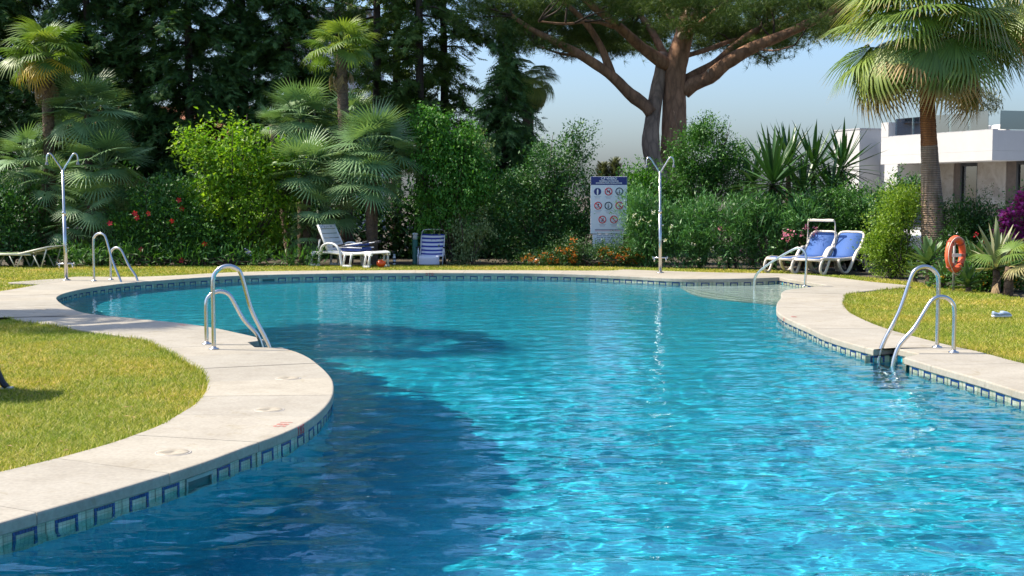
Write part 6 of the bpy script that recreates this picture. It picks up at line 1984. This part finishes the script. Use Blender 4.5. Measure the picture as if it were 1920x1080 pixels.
# ================================================================== buildings behind
def render_wall():
    t = NT("white_render")
    a = t.tex("ShaderNodeTexNoise", 0.6, detail=6, rough=0.7); b = t.tex("ShaderNodeTexNoise", 60, detail=3)
    r = t.ramp(a.outputs['Fac'], [(0.3, (0.48, 0.47, 0.45)), (0.7, (0.55, 0.54, 0.52))])
    t.l.new(r.outputs[0], t.p.inputs['Base Color']); t.p.inputs['Roughness'].default_value = 0.85
    t.bump(b.outputs['Fac'], 0.15, 0.004)
    return t.m
M_RENDER = render_wall()
def stone_mat():
    t = NT("stone_cladding")
    a = t.tex("ShaderNodeTexNoise", 2.2, detail=9, rough=0.72, dist=0.8)
    r = t.ramp(a.outputs['Fac'], [(0.3, (0.30, 0.25, 0.20)), (0.5, (0.42, 0.37, 0.31)), (0.7, (0.52, 0.48, 0.43))])
    t.l.new(r.outputs[0], t.p.inputs['Base Color']); t.p.inputs['Roughness'].default_value = 0.6
    return t.m
M_STONE = stone_mat()
def glass_mat(name, tint, trans):
    t = NT(name); t.n.remove(t.p)
    gl = t.new("ShaderNodeBsdfGlossy"); gl.inputs['Roughness'].default_value = 0.02; gl.inputs['Color'].default_value = (0.9, 0.95, 0.97, 1)
    tp = t.new("ShaderNodeBsdfTransparent"); tp.inputs['Color'].default_value = C4(tint)
    fr = t.new("ShaderNodeFresnel"); fr.inputs['IOR'].default_value = 1.6
    ma = t.new("ShaderNodeMath", operation='ADD'); ma.inputs[1].default_value = trans; ma.use_clamp = True
    t.l.new(fr.outputs[0], ma.inputs[0])
    mx = t.new("ShaderNodeMixShader"); t.l.new(ma.outputs[0], mx.inputs[0]); t.l.new(tp.outputs[0], mx.inputs[1]); t.l.new(gl.outputs[0], mx.inputs[2])
    t.l.new(mx.outputs[0], t.out.inputs[0])
    return t.m
M_GLASS = glass_mat("balustrade_glass", (0.62, 0.74, 0.74), 0.22)
M_PANE = glass_mat("window_glass", (0.25, 0.32, 0.28), 0.18)
def villa():
    """white two-storey villa; its near corner points at the camera"""
    C0 = Vector(at(1860, 300, 42.0)); C0.z = 0
    zs = at(1860, 300.5, 42.0)[2]; zt = at(1860, 243.5, 42.0)[2]           # soffit and parapet top
    # left face direction: the parapet line runs down to (1667, 258)
    def at_h(px, py, z):      # point on the level z
        return Vector(gp(px, py, z))
    L = at_h(1660, 257.5, zt); L.z = 0
    u = (L - C0); lenL = u.length; u.normalize()          # along the sunlit face, away from camera
    v = Vector((-u.y, u.x, 0))
    if v.y < 0: v = -v                                     # into the building
    if v.x < 0: v = -v
    ang = math.atan2(u.y, u.x)
    root = empty("white_villa", C0); root.rotation_euler = (0, 0, ang)
    tag(root, "modern white villa with glass-railed terrace behind the big palm", "house")
    # local x runs along the sunlit face (away), local y
    sgn = 1 if (Matrix.Rotation(-ang, 3, 'Z') @ v).y > 0 else -1
    G = -2.2                                                  # the plot behind lies lower
    D = 9.0
    def bx(x0, x1, y0, y1, z0, z1, name, mat, par=root, bev=0.0):
        m = MB(); m.box(((x0 + x1) / 2, sgn * (y0 + y1) / 2, (z0 + z1) / 2), (abs(x1 - x0), abs(y1 - y0), abs(z1 - z0)), None, bev)
        return m.build(name, mat, par)
    x_end = lenL + 0.25
    # upper slab with parapet: long band
    bx(0, x_end, 0, D, zs, zs + 0.30, "floor_slab", M_RENDER)
    bx(0.0, x_end - 0.003, 0, 0.22, zs + 0.303, zt, "parapet", M_RENDER)
    bx(0, 0.22, 0.223, D, zs + 0.303, zt, "parapet", M_RENDER)
    bx(0.01, x_end - 0.02, 0.01, 0.21, zt + 0.002, zt + 0.03, "coping", simple("zinc_coping", (0.42, 0.42, 0.42), 0.5))
    # pier at the far end, down to the ground
    bx(lenL - 0.75, lenL + 0.02, 0.005, 1.2, G, zs - 0.003, "pier", M_RENDER)
    # raised end of the parapet
    bx(lenL - 0.18, x_end, -0.004, 0.5, zt + 0.003, zt + 0.52, "parapet_end", M_RENDER)
    # recessed ground floor
    bx(2.2, lenL - 0.75, 1.5, 1.7, G, zs, "rear_wall", M_RENDER)
    k = 0
    yy = 1.45
    def wall_px(px):          # where the line of sight at px meets the recessed wall, in local x
        best = None
        r = ray(px, 340); o2 = C0 + v * yy
        A = np.array([[r[0], -u.x], [r[1], -u.y]]); t_, s_ = np.linalg.solve(A, np.array([o2.x, o2.y]))
        return s_
    P = {p: wall_px(p) for p in (1760, 1763, 1791, 1803, 1806, 1826, 1836, 1890, 1908, 1912, 1940, 1700)}
    zl = at(1836, 388, 43)[2] - 0.3
    bx(P[1791], P[1763], yy - 0.08, yy, G, zs, "stone_panel", M_STONE)
    bx(P[1803] + 0.02, P[1791] - 0.01, yy - 0.05, yy + 0.3, G, zs, "stone_pier", simple("dark_stone", (0.13, 0.10, 0.08), 0.6, var=0.3))
    bx(P[1890] + 0.02, P[1836], yy - 0.08, yy, G, zs, "stone_panel", M_STONE)
    bx(P[1908] + 0.01, P[1890], yy - 0.06, yy + 0.3, G, zs, "stone_pier", simple("dark_stone", (0.13, 0.10, 0.08), 0.6, var=0.3))
    fr = simple("window_frame", (0.03, 0.032, 0.035), 0.4)
    def window(x0, x1, name="window"):
        a, b = min(x0, x1), max(x0, x1)
        m = MB()
        for x in (a + 0.04, b - 0.04): m.box((x, sgn * (yy - 0.02), (zs + G) / 2), (0.08, 0.08, zs - G - 0.02))
        m.box(((a + b) / 2, sgn * (yy - 0.02), zs - 0.06), (b - a - 0.17, 0.08, 0.1))
        w = m.build(name, fr, root)
        m = MB(); m.box(((a + b) / 2, sgn * yy, (zs + G) / 2), (b - a - 0.17, 0.02, zs - G - 0.24)); m.build("pane", M_PANE, w)
        m = MB(); m.box(((a + b) / 2, sgn * (yy + 0.25), (zs + G) / 2), (b - a - 0.1, 0.03, zs - G - 0.05)); m.build("curtain", simple("sheer_curtain", (0.50, 0.55, 0.45), 0.8), w)
    window(P[1803], P[1836] - 0.02)
    window(P[1908], P[1940])
    bx(-7, lenL - 0.3, -1.6, 1.4, 0.2, 0.35, "terrace_bounce_slab", M_RENDER)  # pale slab added to bounce light into the recessed ground floor
    bx(-9, lenL + 4, -3.4, -1.603, G, 0.30, "terrace_edge", M_RENDER)
    bx(-6, -0.003, 0.05, D, zs, zt + 0.0, "side_parapet", M_RENDER) if False else None
    # glass balustrade on the parapet
    gz0, gz1 = zt + 0.035, zt + 0.62
    npan = 5
    for i in range(npan):
        a = 0.35 + (lenL - 0.75) * i / npan; b = 0.35 + (lenL - 0.75) * (i + 1) / npan - 0.03
        m = MB(); m.box(((a + b) / 2, sgn * 0.11, (gz0 + gz1) / 2), (b - a, 0.014, gz1 - gz0)); m.build("glass_panel", M_GLASS, root)
    for i in range(4):
        m = MB(); m.box((0.11, sgn * (0.4 + i * 1.6 + 0.75), (gz0 + gz1) / 2), (0.014, 1.55, gz1 - gz0)); m.build("glass_panel", M_GLASS, root)
    # ground-floor glass rail
    for i in range(4):
        m = MB(); m.box((1.0 + i * 1.75, sgn * 0.4, zl - 0.1), (1.7, 0.014, 1.0)); m.build("glass_panel", M_GLASS, root)
    # upper storey set back
    bx(-1.2, 1.6, 3.4, D, zs + 0.303, zs + 3.4, "upper_storey", M_RENDER)
    bx(0.5, 1.3, 3.32, 3.397, zs + 0.5, zs + 2.7, "upper_window", fr)
    # corner block at the far side, with its own shaded return
    bz = at(1609, 242.5, 49.0)[2]
    bx(7.4, 9.1, 0.1, D, G, bz, "end_block", M_RENDER)
    bx(7.38, 9.12, 0.08, D, bz + 0.002, bz + 0.05, "block_coping", simple("zinc_coping", (0.42, 0.42, 0.42), 0.5))
    bx(lenL + 0.27, 7.397, 1.0, D, G, zs + 0.2, "link_wall", M_RENDER)
    m = MB(); m.box((6.6, sgn * 0.95, zs + 0.5), (1.4, 0.014, 0.6)); m.build("glass_panel", M_GLASS, root)
    # roof furniture: dark planter boxes and pale sofas, an olive in a pot
    return root, C0, u, v, zt, zs, lenL
VILLA = villa()
def terrace():
    root, C0, u, v, zt, zs, lenL = VILLA
    def P(a, b, z): return C0 + u * a + v * b + Vector((0, 0, z))
    dk = simple("lantern_frame", (0.05, 0.055, 0.06), 0.4); so = simple("sofa_fabric", (0.55, 0.55, 0.53), 0.8)
    fl = zs + 0.305
    ang = math.atan2(u.y, u.x)
    for i, (a, lab) in enumerate(((2.7, "square dark lantern frame on the villa terrace"), (3.5, "low dark lantern frame further along the villa terrace"))):
        r = empty("terrace_lantern", P(a, 1.0, fl), ang); tag(r, lab, "lantern", "lanterns on the terrace")
        h = 1.55 if i == 0 else 1.2
        for sx in (-1, 1):
            for sy in (-1, 1):
                m = MB(); m.box((sx * 0.28, sy * 0.28, h / 2), (0.03, 0.03, h)); m.build("post", dk, r)
        for z in (0.04, h):
            for s in (-1, 1):
                m = MB(); m.box((0, s * 0.28, z), (0.53, 0.03, 0.03)); m.build("bar", dk, r)
                m = MB(); m.box((s * 0.28, 0, z), (0.028, 0.53, 0.03)); m.build("bar", dk, r)
        m = MB(); m.box((0, 0, 0.45), (0.5, 0.5, 0.9), None, 0.02); m.build("candle_box", simple("lantern_box", (0.16, 0.17, 0.18), 0.5), r)
    for a, lab in ((1.1, "pale sofa end on the villa terrace by the corner"), (1.95, "pale sofa beside the terrace lantern")):
        r = empty("terrace_sofa", P(a, 0.9, fl), ang); tag(r, lab, "sofa", "sofas on the terrace")
        m = MB(); m.box((0, 0, 0.3), (0.78, 0.8, 0.5), None, 0.06); m.build("seat", so, r)
        m = MB(); m.box((0, -0.3, 0.68), (0.74, 0.2, 0.42), None, 0.07); m.build("back_cushion", so, r)
    # potted olive
    c = P(3.0, 1.9, fl)
    rng = np.random.default_rng(9)
    r = empty("potted_olive", c); tag(r, "small olive tree standing on the villa terrace", "tree")
    m = MB(); m.lathe([(0.2, 0), (0.28, 0.45), (0.26, 0.45), (0.1, 0.4)], n=16); m.build("pot", dk, r)
    m = MB(); limb(m, [(0, 0, 0.4), (0.05, 0, 0.9), (0, 0.05, 1.4)], 0.06, 0.03, 7); m.build("trunk", M_GREYBARK, r)
    n = 1500
    d = rnd_dir(n, rng); Pp = np.array([0, 0, 1.75]) + d * np.array([0.75, 0.75, 0.5]) * (rng.uniform(0.2, 1, n) ** 0.5)[:, None]
    co, f = scatter(NARROW_T * np.array([1.5, 1, 1]), NARROW_F, frames(rnd_dir(n, rng)), Pp, np.full(n, 0.16))
    obj("crown", mesh_np("crown", co, f), LM_OLIVE, r)
terrace()
def back_building():
    """white block seen through the gap in the conifers, and a low pink house at the left"""
    Y = 62.0
    a = Vector(at(560, 300, Y)); b = Vector(at(668, 20, Y))
    r = empty("white_block", ((a.x + b.x) / 2, Y + 4, -0.07)); tag(r, "tall white building seen in the gap between conifers", "house")
    w = b.x - a.x; h = b.z
    m = MB(); m.box((0, 0, h / 2 - 1), (w + 1, 8, h + 2), None, 0.02); m.build("wall", simple("pale_render", (0.62, 0.63, 0.64), 0.85, var=0.05, scale=0.6), r)
    m = MB(); m.box((0, 0, h + 0.1), (w + 1.3, 8.3, 0.25)); m.build("roof_edge", M_RENDER, r)
    for k in range(2):
        wd = MB(); wd.box((-w * 0.2, -4.02, 3.2 + k * 3.1), (1.2, 0.08, 1.4)); ww = wd.build("window", simple("pane_dark", (0.08, 0.09, 0.1), 0.3), r)
        sl = MB(); sl.box((-w * 0.2, -4.06, 2.45 + k * 3.1), (1.4, 0.2, 0.08)); sl.build("sill", M_RENDER, ww)
    Y = 48.0
    a = Vector(at(120, 400, Y)); b = Vector(at(420, 285, Y))
    r = empty("pink_house", ((a.x + b.x) / 2, Y + 3, -0.07)); tag(r, "low pinkish house glimpsed behind the conifers at left", "house")
    w = b.x - a.x; h = b.z + 0.4
    m = MB(); m.box((0, 0, h / 2), (w, 6, h)); m.build("wall", simple("pink_render", (0.48, 0.30, 0.24), 0.85, var=0.1, scale=0.8), r)
    m = MB(); m.poly([(-w / 2 - 0.4, -3.4, h), (-w / 2 - 0.4, 3.4, h), (-w / 2 - 0.4, 0, h + 1.5)], (w + 0.8, 0, 0)); m.build("roof", simple("terracotta", (0.36, 0.14, 0.07), 0.8, var=0.2, scale=3), r)
    for k in range(3):
        wd = MB(); wd.box((-w * 0.3 + k * w * 0.3, -3.02, h * 0.55), (1.1, 0.08, 1.3)); wd.build("window", simple("pane_dark", (0.08, 0.09, 0.1), 0.3), r)
    # garden wall behind the whole planting
    for x0, x1, lab in ((-22, -7, "low white garden wall behind the left planting"),):
        r = empty("garden_wall", ((x0 + x1) / 2, 44, -0.07)); tag(r, lab, "wall", "garden walls")
        m = MB(); m.box((0, 0, 0.5), (x1 - x0 - 0.02, 0.25, 1.0)); m.build("wall_body", M_RENDER, r)
        m = MB(); m.box((0, 0, 1.04), (x1 - x0 - 0.02, 0.36, 0.07)); m.build("wall_coping", M_DECK, r)
back_building()
# two young cypress tips beyond the rules sign
for x, y, lab in ((1131, 310, "thin young cypress tip left above the rules sign"), (1153, 302, "thin young cypress tip right above the rules sign")):
    rng = np.random.default_rng(int(x))
    Y = 44.0; c = Vector(at(x, y, Y)); r = empty("young_cypress", (c.x, Y, -0.07)); tag(r, lab, "tree", "young cypress tips")
    H = c.z + 0.07
    m = MB(); limb(m, [(0, 0, 0), (0, 0, H * 0.5), (0, 0, H)], 0.06, 0.01, 6); m.build("trunk", M_BARK, r)
    n = 260; z = rng.uniform(0.5, 1, n) ** 0.8 * H; a = rng.uniform(0, 6.28, n); rr = (1.02 - z / H) * 0.9 * rng.uniform(0.2, 1, n)
    Pp = np.stack([np.cos(a) * rr, np.sin(a) * rr, z], 1); D = unit(np.stack([np.cos(a), np.sin(a), np.full(n, 0.9)], 1))
    co, f = scatter(SPR_T, SPR_F, frames(D), Pp, np.full(n, 0.22)); obj("crown", mesh_np("crown", co, f), LM_OLIVE, r)
